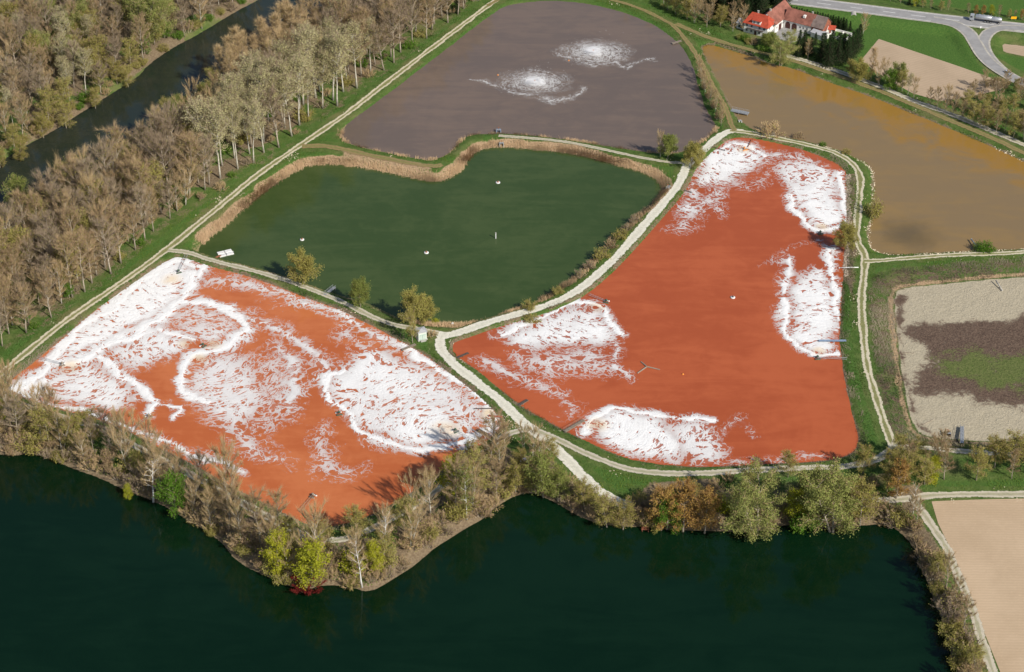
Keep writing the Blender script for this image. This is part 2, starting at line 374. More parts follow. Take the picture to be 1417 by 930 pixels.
PX_E = [(972,66),(980,62),(998,63),(1039,78),(1066,90),(1096,94),(1140,112),(1208,135),(1276,163),(1343,190),(1417,224),(1490,258),(1530,300),(1490,340),(1417,345),(1350,348),(1267,353),(1229,352),(1209,346),(1204,336),(1204,321),(1208,300),(1211,244),(1205,230),(1181,217),(1140,203),(1106,195),(1072,188),(1042,180),(1028,169),(1018,159),(1005,135),(988,102),(976,76)]
PX_F = [(1235,404),(1255,397),(1281,395),(1367,386),(1417,383),(1520,376),(1560,480),(1530,612),(1417,613),(1350,611),(1281,606),(1262,592),(1247,524),(1240,455)]
PX_G = [(-90,600),(-40,622),(10,632),(40,628),(62,632),(103,650),(138,662),(172,678),(220,697),(255,717),(303,748),(330,780),(372,800),(400,812),(430,816),(451,810),(480,811),(511,821),(539,805),(573,784),(608,755),(642,733),(666,721),(690,700),(711,688),(732,681),(756,690),(780,703),(807,719),(849,729),(893,730),(917,733),(950,735),(1013,736),(1047,738),(1085,726),(1123,730),(1150,734),(1199,726),(1232,728),(1252,742),(1270,768),(1280,803),(1302,851),(1314,902),(1322,930),(1345,1010),(1345,1100),(-120,1100)]
PX_H = [(-90,278),(-40,248),(0,224),(34,203),(68,185),(98,166),(129,146),(156,129),(190,108),(205,90),(237,68),(281,44),(325,17),(356,1),(440,-50),(560,-48),(470,8),(400,50),(350,80),(290,120),(230,158),(170,198),(110,238),(50,274),(0,306),(-90,355)]
def ring(px, z, n=1): return chaikin(PP(px, z), True, n)
PA, PB, PC, PD, PE, PF, PG, PH = [ring(p, z) for p, z in ((PX_A, Z_A), (PX_B, Z_B), (PX_C, Z_C), (PX_D, Z_D), (PX_E, Z_E), (PX_F, Z_F), (PX_G, Z_G), (PX_H, Z_H))]

# tracks: name, pixels, width, material, z, label-free setting
ROAD_Z = 2.6
TRACKS = [
 ('dike_track', [(-60,562),(0,518),(86,448),(165,393),(227,348),(286,300),(359,240),(423,196),(480,157),(538,112),(605,61),(680,5),(730,-28)], 4.0, M_TR_RUT, 0),
 ('dike_track', [(232,346),(262,350),(292,360),(344,373),(396,388),(447,407),(480,421),(510,436),(540,448),(575,455),(608,461),(622,464)], 3.4, M_TR_PALE, 0),
 ('gravel_track', [(606,468),(642,458),(676,446),(725,432),(766,419),(800,401),(831,376),(862,345),(897,305),(925,273),(939,255),(951,230),(971,210),(998,187),(1015,181),(1028,182)], 4.4, M_TR_WHITE, 0),
 ('gravel_track', [(1010,181),(1039,184),(1079,192),(1120,201),(1157,212),(1179,226),(1190,244),(1189,271),(1186,310),(1187,333),(1197,357),(1195,383),(1192,420),(1195,465),(1200,506),(1212,548),(1226,592),(1235,618)], 3.8, M_TR_RUT, 0),
 ('grass_track', [(1196,361),(1215,361),(1247,358),(1316,353),(1384,351),(1417,349),(1500,346)], 3.4, M_TR_RUT, 0),
 ('gravel_track', [(616,460),(609,471),(611,484),(625,501),(663,531),(694,556),(725,585),(752,606),(772,624),(792,643),(818,670),(845,690),(870,700)], 4.8, M_TR_WHITE, 0),
 ('gravel_track', [(738,595),(762,604),(780,612),(814,629),(866,648),(917,655),(971,655),(1040,651),(1109,648),(1161,646),(1205,639),(1229,626),(1240,612)], 3.8, M_TR_PALE, 0),
 ('gravel_track', [(735,592),(718,596),(697,604),(673,624),(645,645),(600,682),(550,713),(500,738),(460,748),(415,738),(375,718),(310,682),(241,645),(182,615),(138,593),(70,573),(20,556),(-30,535)], 3.6, M_TR_PALE, 0),
 ('farm_track', [(1232,620),(1270,619),(1323,624),(1368,627),(1430,632)], 3.2, M_TR_PALE, 0),
 ('farm_track', [(1500,681),(1417,684),(1345,684),(1300,685),(1270,688),(1240,692),(1205,692),(1170,690)], 4.2, M_TR_PALE, 0),
 ('farm_track', [(1262,687),(1272,703),(1288,726),(1309,757),(1326,797),(1346,845),(1360,892),(1374,930),(1392,985)], 3.8, M_TR_PALE, 0),
 ('dike_path', [(935,33),(975,50),(1005,60),(1050,72),(1100,85),(1174,110),(1242,136),(1310,165),(1377,193),(1417,212),(1480,240)], 4.0, M_TR_DIRT, 0),
 ('lane', [(1085,78),(1100,80),(1160,99),(1215,119),(1276,144),(1320,160),(1388,188),(1411,198),(1470,224)], 4.4, M_TR_PALE, 0),
 ('dike_path', [(1017,181),(1011,171),(1004,149),(988,122),(972,91),(957,66),(944,49),(930,34)], 3.2, M_TR_DIRT, 0),
 ('dike_path', [(418,203),(445,202),(470,206),(521,217),(572,227),(600,230),(612,228)], 4.6, M_TR_DIRT, 0),
 ('dike_path', [(690,188),(740,192),(785,197),(826,205),(876,216),(920,224),(948,226)], 2.6, M_TR_PALE, 0),
 ('dike_path', [(675,8),(700,-4),(745,-9),(800,-7),(850,1),(890,14),(930,34)], 3.0, M_TR_DIRT, 0),
]
tr_lines = [catmull(PP(px, z), 2.0) for _, px, w, mt, z in TRACKS]
road_line = catmull(PP([(950,-22),(1020,-10),(1089,-1),(1200,13),(1261,21),(1298,25.5),(1338,30),(1384,35.5),(1417,39),(1500,50)], ROAD_Z), 3.0)
ramp_a = catmull(np.array([P(u, v, z)[:2] for u, v, z in ((1290,27,2.6),(1315,32,2.5),(1330,39,2.1),(1342,49,1.5),(1350,62,.9),(1359,77,.3),(1373,91,.1),(1399,107,0),(1430,121,0),(1480,140,0))]), 3.0)
ramp_b = catmull(np.array([P(u, v, z)[:2] for u, v, z in ((1425,40,2.6),(1388,39,2.4),(1372,44,2.0),(1363,53,1.3),(1361,63,.8),(1366,76,.3),(1378,90,.1),(1399,107,0))]), 3.0)
ramp_az = np.interp(np.linspace(0, 1, len(ramp_a)), [0, .15, .45, .7, 1], [2.6, 2.4, .9, 0.1, 0])
ramp_bz = np.interp(np.linspace(0, 1, len(ramp_b)), [0, .3, .6, .9, 1], [2.6, 2.3, .9, .1, 0])

# ------------------------------------------------------------------ terrain
STEP = 1.35
fx = np.arange(-330, 330.1, STEP); fy = np.arange(-225, 385.1, STEP)
far = np.array([8, 25, 60, 130, 300, 700, 1600, 4000, 9000.])
gx = np.concatenate([fx[0] - far[::-1], fx, fx[-1] + far]); gy = np.concatenate([fy[0] - far[::-1], fy, fy[-1] + far])
GX, GY = np.meshgrid(gx, gy)
wob = (fbm(GX, GY, 7.0, 3) - .5) * 2.4
def bank(d, zw, width, depth=1.6):
    """height above a pond as a function of distance from its shore"""
    up = zw + (0 - zw) * sstep(0, width, d)
    dn = zw + np.maximum(d, -6) * depth / 6.0 * 1.6
    return np.where(d > 0, zw + np.minimum(-zw, np.maximum(up - zw, 0) + d * .02), dn)
dA = sdf(GX, GY, PA); dB = sdf(GX, GY, PB); dC = sdf(GX, GY, PC); dD = sdf(GX, GY, PD); dE = sdf(GX, GY, PE)
dF = sdf(GX, GY, PF); dG = sdf(GX, GY, PG); dH = sdf(GX, GY, PH)
H = (fbm(GX, GY, 26, 4) - .5) * .5 * sstep(2, 10, np.minimum.reduce([dA, dB, dC, dD, dE, dF])) + .02
for d, z, w in ((dA, Z_A, 3.2), (dB, Z_B, 3.0), (dC, Z_C, 6.5), (dD, Z_D, 3.5), (dE, Z_E, 4.0), (dG, Z_G, 6.0), (dH, Z_H, 6.0)):
    dd = d + wob * .35
    H = np.minimum(H, np.where(dd < w, bank(dd, z, w), 99))
# dry basin: flat bed with a sloping side
H = np.minimum(H, np.where(dF < 9, Z_F + (-Z_F) * sstep(-.5, 9, dF + wob * .5) + (fbm(GX, GY, 5, 3) - .5) * .12, 99))
near_track = np.full(GX.shape, 99.0)
for (nm, px, w, mt, z), ln in zip(TRACKS, tr_lines):
    d = sdf(GX, GY, ln[::2] if len(ln) % 2 else np.vstack([ln[::2], ln[-1:]]), 12.0, False)
    k = sstep(w / 2 + 2.4, w / 2 + .9, d); H = H * (1 - k) + z * k; near_track = np.minimum(near_track, d - w / 2)
FIELDS = [('ploughed_field', [(1289,694),(1352,691.5),(1417,690),(1520,688),(1540,1010),(1412,1010),(1384,930),(1366,885),(1350,847),(1336,806),(1316,761),(1298,724)], 1),
 ('harrowed_field', [(1216,54),(1262,70),(1330,93),(1394,116),(1385,124),(1335,136),(1300,140),(1262,129),(1225,108),(1191,84)], 2),
 ('harrowed_field', [(1374,56),(1384,49),(1400,46),(1417,45),(1480,50),(1480,88),(1417,78),(1393,73),(1378,66)], 2)]
COURT = [(1066,47),(1074,40),(1084,36),(1114,47),(1108,56),(1092,60),(1076,54)]
for px in [f[1] for f in FIELDS] + [COURT]:
    k = sstep(5.0, 1.0, sdf(GX, GY, PP(px), 12.0)); H = H * (1 - k)
def raise_along(Hm, line, zs, w, side):
    lo = line.min(0) - 30; hi = line.max(0) + 30
    m = (GX > lo[0]) & (GX < hi[0]) & (GY > lo[1]) & (GY < hi[1]); x = GX[m]; y = GY[m]
    best = np.full(x.shape, 1e9); zz = np.zeros(x.shape)
    for i in range(0, len(line)):
        d = (x - line[i, 0]) ** 2 + (y - line[i, 1]) ** 2; c = d < best; best[c] = d[c]; zz[c] = zs[i]
    k = sstep(side, w, np.sqrt(best)); Hm[m] = np.maximum(Hm[m] * (1 - k) + zz * k, np.where(k > 0, np.minimum(Hm[m], zz), Hm[m]))
    return Hm
H = raise_along(H, ramp_a, ramp_az - .05, 5.0, 11.0); H = raise_along(H, ramp_b, ramp_bz - .05, 4.5, 10.0)
H = raise_along(H, road_line, np.full(len(road_line), ROAD_Z), 7.5, 16.0)
H[(np.abs(GX) > 335) | (GY > 390) | (GY < -230)] = np.minimum(H, 0)[(np.abs(GX) > 335) | (GY > 390) | (GY < -230)]

def hgt(x, y):
    i = (x - fx[0]) / STEP; j = (y - fy[0]) / STEP
    i = min(max(i, 0), len(fx) - 1.001); j = min(max(j, 0), len(fy) - 1.001)
    a, b = int(i), int(j); s, t = i - a, j - b; o = len(far)
    G = H[o + b:o + b + 2, o + a:o + a + 2]
    return float((G[0, 0] * (1 - s) + G[0, 1] * s) * (1 - t) + (G[1, 0] * (1 - s) + G[1, 1] * s) * t)
def on_ground(u, v):
    z = 0
    for _ in range(3):
        p = P(u, v, z); z = hgt(p[0], p[1])
    return np.array([p[0], p[1], z])

# what grows where
ZW_NEAR = [(-80,560),(0,482),(64,448),(161,374),(234,304),(310,264),(342,236),(415,188),(473,142),(531,99),(590,54),(640,17),(720,-40),(560,-60),(470,8),(400,50),(350,80),(290,120),(230,158),(170,198),(110,238),(50,274),(0,306),(-90,360)]
ZW_FAR = [(-60,262),(0,222),(34,201),(98,164),(156,127),(203,88),(281,42),(356,-1),(420,-60),(-100,-60),(-140,120)]
ZW_SOUTH = [(-60,560),(20,560),(138,596),(241,648),(310,685),(375,722),(440,744),(500,740),(550,716),(600,686),(660,634),(720,600),(760,625),(800,670),(850,700),(900,665),(1040,656),(1160,652),(1240,640),(1290,640),(1280,690),(1250,735),(1100,735),(900,738),(760,700),(690,708),(520,828),(420,825),(320,780),(200,692),(60,636),(-60,625)]
ZW_SHORE_E = [(1235,725),(1262,705),(1300,760),(1325,830),(1360,930),(1390,1000),(1340,1000),(1300,870),(1262,765)]
MEADOW = [(1085,4),(1200,20),(1300,32),(1335,55),(1355,90),(1385,110),(1330,140),(1180,95),(1190,60),(1110,45),(1088,20)]
MEADOW_N = [(1150,-30),(1230,-2),(1330,13),(1430,28),(1500,35),(1500,-40)]
MEADOW_E = [(1372,78),(1390,74),(1430,82),(1480,90),(1480,118),(1430,108)]
cov_a = np.zeros(GX.shape + (4,), np.float32); cov_b = np.zeros(GX.shape + (4,), np.float32)
def soft(px, z=0, f=4.0): return sstep(f * .6, -f, sdf(GX, GY, PP(px, z), 30.0))
def soft_n(px, z, f, amp, sc): return sstep(f * .8, -f, sdf(GX, GY, PP(px, z), 40.0) + (fbm(GX + 5, GY + 9, sc, 5) - .5) * amp)
nz = fbm(GX, GY, 9, 4); nz2 = fbm(GX + 300, GY, 18, 4)
litter = np.maximum.reduce([soft(ZW_NEAR) * .9, soft(ZW_FAR) * .85, soft(ZW_SOUTH) * .88, soft(ZW_SHORE_E) * .8])
litter = np.maximum(litter, .85 * sstep(10, 5, dG)); litter = litter - .5 * sstep(.45, .62, nz2) * sstep(3, 7, dG) * (litter > 0)
litter = np.maximum(litter, .60 * sstep(3.2, .5, np.abs(dA)) * (.5 + nz)); litter = np.maximum(litter, .56 * sstep(2.6, .5, np.abs(dB)) * (.5 + nz))
litter = np.maximum(litter, .62 * sstep(3.0, .5, np.abs(dE)) * (.5 + nz))
fo = sdf(GX, GY, PP([(0,482),(64,448),(161,374),(234,304),(310,264),(342,236),(415,188),(473,142),(531,99),(590,54),(640,17)]), 20, False)
litter = litter * (1 - .45 * sstep(14, 2, fo)); litter = np.maximum(litter, .40 * sstep(6, 1, fo) * (.55 + .9 * nz))
lush = .62 * sstep(.5, 3, near_track) * sstep(9, 5, near_track) * (.45 + nz) * (litter < .5)
eb = (GX > P(1150, 300)[0]) & (GY < P(1170, 240)[1]) & (GY > P(1190, 620)[1]) & (dB < 10)
litter = np.where(eb, np.maximum(litter, .62 * sstep(9, 2, dB) * (.35 + 1.3 * nz)), litter); lush = np.where(eb, lush * sstep(.45, .62, nz), lush)
lush = np.maximum(lush, np.maximum.reduce([soft(MEADOW), soft(MEADOW_N), soft(MEADOW_E)]))
tan = sstep(6.2, 3.2, dC + wob * 1.6) * (dC > -3) * .85
e_shore = (GX > P(640, 450)[0]) & (GY < P(640, 300)[1]); tan = np.where(e_shore | (dA < 16), tan * .55, tan)
tan = np.maximum(tan, .60 * sstep(2.6, .5, np.abs(dE)) * (GY < P(1300, 330)[1]))
tan = np.maximum(tan, .72 * soft([(470,204),(600,226),(605,245),(540,236),(470,226)]) * 1)
tan = np.maximum(tan, .58 * sstep(2.2, .4, np.abs(dD)) * (GY < P(800, 170)[1]))
fslope = sstep(-1.0, 0.5, dF) * sstep(13, 9, dF + wob)
tan = np.maximum(tan, .60 * sstep(4, 1, np.abs(dF - .5 + wob)))
bed = sstep(.5, -1.0, dF)
ring1 = soft_n([(1256,456),(1292,436),(1340,430),(1417,428),(1500,440),(1500,560),(1417,572),(1380,566),(1320,555),(1275,548),(1256,530),(1276,500)], Z_F, 9, 22, 22)
ring2 = soft_n([(1234,402),(1264,402),(1257,430),(1246,450),(1254,500),(1262,540),(1272,585),(1310,604),(1262,594),(1247,526),(1238,455)], Z_F, 5, 12, 12)
cen = soft_n([(1284,505),(1300,485),(1340,474),(1417,470),(1500,476),(1500,545),(1417,556),(1340,540),(1294,524)], Z_F, 14, 26, 20)
cov_b[..., 0] = np.clip(bed, 0, 1) * .85
cov_b[..., 1] = np.maximum(np.maximum(ring1, ring2) * .72 * bed, .48 * fslope)
cov_b[..., 2] = cen * .66 * bed
cov_a[..., 0] = np.clip(tan * (1 - bed), 0, 1); cov_a[..., 1] = np.clip(litter * (1 - bed), 0, 1); cov_a[..., 2] = np.clip(lush * (1 - bed) * (1 - fslope), 0, 1)
cov_a[..., 3] = 1; cov_b[..., 3] = 1
ny, nx = GX.shape
idx = np.arange(ny * nx).reshape(ny, nx)
quads = np.stack([idx[:-1, :-1], idx[:-1, 1:], idx[1:, 1:], idx[1:, :-1]], -1).reshape(-1, 4)
gm = grid_mesh('ground', np.stack([GX, GY, H], -1).reshape(-1, 3), quads, M_GROUND)
for nm, arr in (('cover_a', cov_a), ('cover_b', cov_b)):
    at = gm.color_attributes.new(nm, 'FLOAT_COLOR', 'POINT'); at.data.foreach_set('color', arr.reshape(-1))
tag(link('ground', gm), kind='structure')

# ------------------------------------------------------------------ water sheets
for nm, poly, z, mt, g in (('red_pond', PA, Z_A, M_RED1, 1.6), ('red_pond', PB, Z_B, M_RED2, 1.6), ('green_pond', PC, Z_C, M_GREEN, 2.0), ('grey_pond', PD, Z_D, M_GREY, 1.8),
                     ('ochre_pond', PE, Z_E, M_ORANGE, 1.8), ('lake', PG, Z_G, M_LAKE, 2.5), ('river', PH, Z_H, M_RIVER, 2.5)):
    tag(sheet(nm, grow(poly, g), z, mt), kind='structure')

# ------------------------------------------------------------------ tracks and roads
def strip(name, line, w, mat, zs, cols=5, lift=.06, drape=False):
    t = np.gradient(line, axis=0); t /= np.linalg.norm(t, axis=1)[:, None] + 1e-9; n = np.stack([-t[:, 1], t[:, 0]], 1)
    a = np.linspace(-1, 1, cols); V = []; ac = []
    for i, p in enumerate(line):
        for k in a:
            q = p + n[i] * k * w / 2; V.append((q[0], q[1], (max(zs[i], hgt(q[0], q[1])) if drape else zs[i]) + lift)); ac.append(k)
    ix = np.arange(len(V)).reshape(len(line), cols)
    q = np.stack([ix[:-1, 1:], ix[:-1, :-1], ix[1:, :-1], ix[1:, 1:]], -1).reshape(-1, 4)
    q = q[:, ::-1] if np.cross(np.array(V[q[0][1]]) - V[q[0][0]], np.array(V[q[0][2]]) - V[q[0][0]])[2] < 0 else q
    me = grid_mesh(name, np.array(V), q, mat); at = me.attributes.new('across', 'FLOAT', 'POINT'); at.data.foreach_set('value', np.array(ac, np.float32))
    return tag(link(name, me), kind='structure')
for i, ((nm, px, w, mt, z), ln) in enumerate(zip(TRACKS, tr_lines)):
    strip(nm, ln, w * 1.02, mt, np.full(len(ln), z), 5, .05 + .007 * i)
M_ASPHALT = plain('worn asphalt', (.30, .29, .285), .9, .10, .3)
M_PAINT = plain('road paint', (.72, .72, .70), .7, .1, 1.0)
M_SHOULDER = plain('gravel shoulder', (.42, .39, .33), .95, .2, .6)
strip('road_shoulder', road_line, 11.5, M_SHOULDER, np.full(len(road_line), ROAD_Z), 3, .05)
strip('main_road', road_line, 9.4, M_ASPHALT, np.full(len(road_line), ROAD_Z), 3, .09)
strip('ramp_shoulder', ramp_a, 7.4, M_SHOULDER, ramp_az, 9, .10, True); strip('ramp_shoulder', ramp_b, 6.4, M_SHOULDER, ramp_bz, 9, .115, True)
strip('ramp_road', ramp_a, 5.6, M_ASPHALT, ramp_az, 9, .135, True); strip('ramp_road', ramp_b, 4.6, M_ASPHALT, ramp_bz, 9, .15, True)
def offset_line(line, d):
    t = np.gradient(line, axis=0); t /= np.linalg.norm(t, axis=1)[:, None]; return line + np.stack([-t[:, 1], t[:, 0]], 1) * d
for off in (4.25, -4.25):
    l2 = offset_line(road_line, off); strip('road_edge_line', l2, .35, M_PAINT, np.full(len(l2), ROAD_Z), 2, .105)
i = 2
while i < len(road_line) - 4:
    strip('road_centre_dash', road_line[i:i + 3], .38, M_PAINT, np.full(3, ROAD_Z), 2, .105); i += 5

# ------------------------------------------------------------------ fields
def soil_mat(name, a, b_, ang, period, amp=.5):
    m, n, l = nodes_of(name); b, o = principled(n, l, .97, .1); co = objco(n)
    mp = n.new('ShaderNodeMapping'); mp.inputs['Rotation'].default_value = (0, 0, ang); l.new(co, mp.inputs[0])
    w = n.new('ShaderNodeTexWave'); w.inputs['Scale'].default_value = .314 / period * 1.0; w.inputs['Distortion'].default_value = 2.5; w.inputs['Detail'].default_value = 4
    w.inputs['Detail Scale'].default_value = 1.5; w.bands_direction = 'Y'; l.new(mp.outputs[0], w.inputs[0])
    f = noise(n, l, .05, 5, .6, .3, co); g = noise(n, l, 1.2, 4, .7, 0, co)
    c = mixc(n, l, ramp(n, l, f, .3, .7), a, b_)
    c = mixc(n, l, mth(n, l, 'MULTIPLY', w.outputs['Fac'], amp), c, tuple(x * .72 for x in a))
    c = mixc(n, l, mth(n, l, 'MULTIPLY', ramp(n, l, g, .5, .8), .35), c, tuple(min(1, x * 1.25) for x in b_))
    l.new(c, b.inputs['Base Color']); bump(n, l, b, mth(n, l, 'ADD', mth(n, l, 'MULTIPLY', w.outputs['Fac'], .35), g), .4, .12); return m
M_FIELD1 = soil_mat('ploughed tan soil', (.47, .345, .225), (.55, .41, .275), .02, 1.3, .20)
M_FIELD2 = soil_mat('harrowed soil', (.42, .315, .215), (.48, .36, .25), -.5, 2.0, .2)
for nm, px, k in FIELDS:
    p = PP(px); p = np.repeat(p, 2, 0); p[0::2] += (np.roll(p[0::2], 1, 0) - p[0::2]) * .02; p[1::2] += (np.roll(p[1::2], -1, 0) - p[1::2]) * .02
    tag(sheet(nm, p, .07, M_FIELD1 if k == 1 else M_FIELD2), kind='structure')
tag(sheet('farm_yard', PP(COURT), .06, plain('grey yard paving', (.30, .29, .28), .95, .2, .4)), kind='structure')

# ------------------------------------------------------------------ foam: floating froth as thin sheets on the water
def foam_patch(name, label, z, items, step=.8, mat=M_FOAM, clip=None, tan_spots=()):
    """items: ('poly', px, density, feather) / ('line', px, density, width_px)"""
    pts = np.vstack([PP(it[1], z) for it in items]); lo = pts.min(0) - 9; hi = pts.max(0) + 9
    X, Y = np.meshgrid(np.arange(lo[0], hi[0], step), np.arange(lo[1], hi[1], step))
    wx = X + (fbm(X, Y, 11, 4) - .5) * 8; wy = Y + (fbm(X + 91, Y + 37, 11, 4) - .5) * 8
    D = np.zeros(X.shape)
    for kind, px, den, w in items:
        q = PP(px, z)
        if kind == 'poly':
            d = sdf(wx, wy, chaikin(q, True, 1), 20.0); D = np.maximum(D, den * sstep(w * .9, -w * 1.3, d) * (.72 + .56 * fbm(X + 7, Y + 3, 16, 3)))
        else:
            mid = np.mean([p[1] for p in px]); m_px = CAM_H / math.sin(PITCH + math.atan((mid - 465) / FPX)) / FPX
            d = sdf(wx, wy, catmull(q, 5.0), 20.0, False); r = w * m_px
            nn = .10 + 1.8 * fbm(X + 50, Y + 11, 10, 4)
            D = np.maximum(D, den * (.72 + .80 * fbm(X + 31, Y + 77, 7, 3)) * np.maximum(sstep(r * nn * 1.2, r * nn * .25, d), .62 * sstep(r * nn * 3.8, 0, d)))
    Tn = np.zeros(X.shape)
    for u, v, r in tan_spots:
        c = P(u, v, z); Tn = np.maximum(Tn, .75 * sstep(r, r * .2, np.hypot(X - c[0], (Y - c[1]))) * (.3 + fbm(X, Y, 3, 3)))
    U = np.full(X.shape, 40.0)
    for u, v, r in tan_spots: c = P(u, v, z); U = np.minimum(U, np.hypot(X - c[0], Y - c[1]))
    if clip is not None: D = np.where(sdf(X, Y, clip, 20.0) < -.1, D, 0)
    keep = D > .10
    q = np.arange(X.size).reshape(X.shape)
    qd = np.stack([q[:-1, :-1], q[:-1, 1:], q[1:, 1:], q[1:, :-1]], -1).reshape(-1, 4)
    kq = keep.ravel()[qd].any(1); qd = qd[kq]; used = np.unique(qd); re = np.full(X.size, -1); re[used] = np.arange(len(used))
    Z = z + .04 + .16 * np.clip(D, 0, 1) * fbm(X, Y, 2.2, 2)
    V = np.stack([X, Y, Z], -1).reshape(-1, 3)[used]
    me = grid_mesh(name, V, re[qd], mat)
    colr = np.zeros((len(used), 4), np.float32); colr[:, 0] = D.ravel()[used]; colr[:, 1] = Tn.ravel()[used]; colr[:, 2] = U.ravel()[used] / 80.0; colr[:, 3] = 1
    at = me.color_attributes.new('foam', 'FLOAT_COLOR', 'POINT'); at.data.foreach_set('color', colr.ravel())
    return tag(link(name, me), label, 'foam', None, 'stuff')
foam_patch('foam', 'white foam covering the western corner of the left red pond', Z_A, [
  ('line', [(241,362),(196,391),(150,424),(95,470),(62,517),(22,540)], 1.0, 8), ('line', [(240,364),(258,366),(282,372),(276,380)], 1.0, 5),
  ('poly', [(232,362),(272,370),(262,395),(222,436),(150,472),(92,497),(66,518),(92,475),(150,420),(195,387)], .74, 5),
  ('line', [(266,380),(256,404),(220,441),(186,462),(146,474),(128,492),(92,500)], 1.1, 8),
  ('line', [(251,419),(280,422),(303,426),(327,438),(339,458),(323,477),(296,487),(272,493),(255,510),(246,525),(257,541),(290,556)], 1.0, 6),
  ('line', [(140,494),(158,507),(179,527),(196,544),(222,557),(205,572)], 1.0, 5), ('line', [(224,455),(251,460),(265,473)], .95, 4), ('line', [(222,557),(250,562),(240,578)], .8, 4),
  ('poly', [(160,470),(222,446),(266,472),(262,490),(215,505),(180,515),(150,497)], .60, 5), ('poly', [(235,432),(262,421),(320,438),(334,458),(300,484),(272,476),(240,452)], .50, 4),
  ('poly', [(89,503),(144,500),(180,530),(200,560),(150,570),(75,556),(30,541)], .60, 5),
  ('poly', [(275,495),(320,484),(352,496),(368,526),(372,562),(330,604),(296,588),(252,545),(256,520)], .60, 7), ('poly', [(330,480),(410,500),(425,548),(400,600),(330,610),(340,540)], .36, 7),
  ('line', [(25,542),(69,561),(138,576),(193,596),(241,618),(260,630),(296,640),(335,655)], .62, 5), ('line', [(60,530),(40,548),(30,540)], .9, 8)],
  clip=PA, tan_spots=[(237,387,6), (96,508,6), (296,477,5), (277,497,5), (257,476,5)])
foam_patch('foam', 'round lacy white foam field at the eastern end of the left red pond', Z_A, [
  ('poly', [(440,527),(475,508),(515,476),(560,489),(608,512),(652,545),(668,580),(650,610),(608,622),(556,617),(504,600),(470,574)], .60, 5),
  ('poly', [(540,570),(570,552),(620,556),(645,585),(640,612),(590,622),(540,608)], .82, 6),
  ('line', [(475,513),(446,525),(456,548),(480,567),(504,600),(530,612),(556,619),(608,624),(642,616)], .95, 5),
  ('line', [(560,478),(608,508),(652,543),(664,560)], .95, 6), ('line', [(668,556),(680,578),(672,594),(655,606)], 1.1, 8), ('line', [(620,596),(655,606),(640,618)], 1.0, 8),
  ('line', [(430,420),(480,440),(530,468),(560,482)], .50, 9)], clip=PA, tan_spots=[(617,595,8), (675,572,5)])
foam_patch('foam', 'thin wisps of white foam in the middle of the left red pond', Z_A, [
  ('line', [(295,388),(340,393),(400,412),(450,428)], .38, 10), ('line', [(345,438),(385,452),(415,470),(440,500),(448,520)], .46, 9), ('line', [(380,480),(405,520),(395,560)], .42, 11),
  ('line', [(440,600),(452,640),(470,655)], .30, 14), ('line', [(330,600),(355,625),(390,640)], .34, 12), ('line', [(480,460),(520,500),(470,520)], .36, 14)], clip=PA)
foam_patch('foam', 'white foam blob at the northern corner of the right red pond', Z_B, [
  ('poly', [(975,212),(1000,198),(1039,203),(1059,217),(1050,233),(1030,246),(1003,259),(975,262),(962,250),(968,228)], .72, 5),
  ('line', [(970,225),(985,210),(1010,198),(1040,204),(1058,217)], .8, 4), ('line', [(962,250),(956,270),(950,290)], .42, 8), ('line', [(1000,262),(990,280),(1000,300)], .26, 6)], clip=PB, tan_spots=[(1030,207,5)])
foam_patch('foam', 'white foam along the north-eastern bank of the right red pond', Z_B, [
  ('poly', [(1062,232),(1100,220),(1137,222),(1160,246),(1170,271),(1169,312),(1135,320),(1110,308),(1095,275),(1080,252)], .58, 4),
  ('poly', [(1100,262),(1140,245),(1168,270),(1169,312),(1135,320),(1108,306)], .70, 5),
  ('line', [(1092,270),(1108,302),(1134,319),(1166,315),(1170,290)], 1.0, 4), ('line', [(1160,240),(1170,268),(1170,300)], .95, 4), ('line', [(1060,225),(1080,215),(1120,222)], .40, 7)], clip=PB, tan_spots=[(1137,314,4)])
foam_patch('foam', 'oblong white foam field off the eastern bank of the right red pond', Z_B, [
  ('poly', [(1095,380),(1140,360),(1152,400),(1160,470),(1156,488),(1125,489),(1098,474),(1086,445),(1086,410)], .68, 4), ('poly', [(1092,425),(1155,420),(1160,484),(1125,488),(1098,474)], .72, 5),
  ('line', [(1146,346),(1153,380),(1155,420),(1160,455)], 1.0, 4.5), ('line', [(1083,415),(1082,440),(1092,462),(1106,480),(1126,490),(1158,489)], 1.0, 4),
  ('line', [(1086,358),(1086,385),(1082,405)], .62, 5)], clip=PB, tan_spots=[(1133,486,4)])
foam_patch('foam', 'white foam lying along the north-western bank of the right red pond', Z_B, [
  ('poly', [(694,462),(745,440),(793,421),(828,423),(845,440),(858,463),(842,482),(790,478),(740,488),(705,484)], .68, 6),
  ('poly', [(700,480),(760,486),(840,480),(850,500),(866,530),(800,520),(762,530),(715,508)], .46, 8), ('line', [(693,464),(745,441),(793,421),(828,423),(846,440),(859,462)], .92, 4),
  ('line', [(845,470),(858,485),(848,500),(868,528)], .46, 5), ('line', [(665,500),(690,508),(740,530),(790,545)], .36, 9)], clip=PB, tan_spots=[(824,426,5)])
foam_patch('foam', 'white foam against the southern bank of the right red pond', Z_B, [
  ('poly', [(810,590),(822,574),(848,569),(920,576),(935,600),(950,640),(883,636),(835,616)], .72, 5), ('poly', [(915,578),(985,580),(1000,610),(1006,642),(940,642)], .58, 5),
  ('line', [(808,598),(816,578),(848,569),(918,576)], .95, 4), ('line', [(918,576),(950,580),(990,583)], .80, 4), ('line', [(1000,600),(1030,580),(1045,600)], .26, 6), ('line', [(1000,640),(1060,636),(1140,632)], .24, 6)], clip=PB, tan_spots=[(827,588,6)])
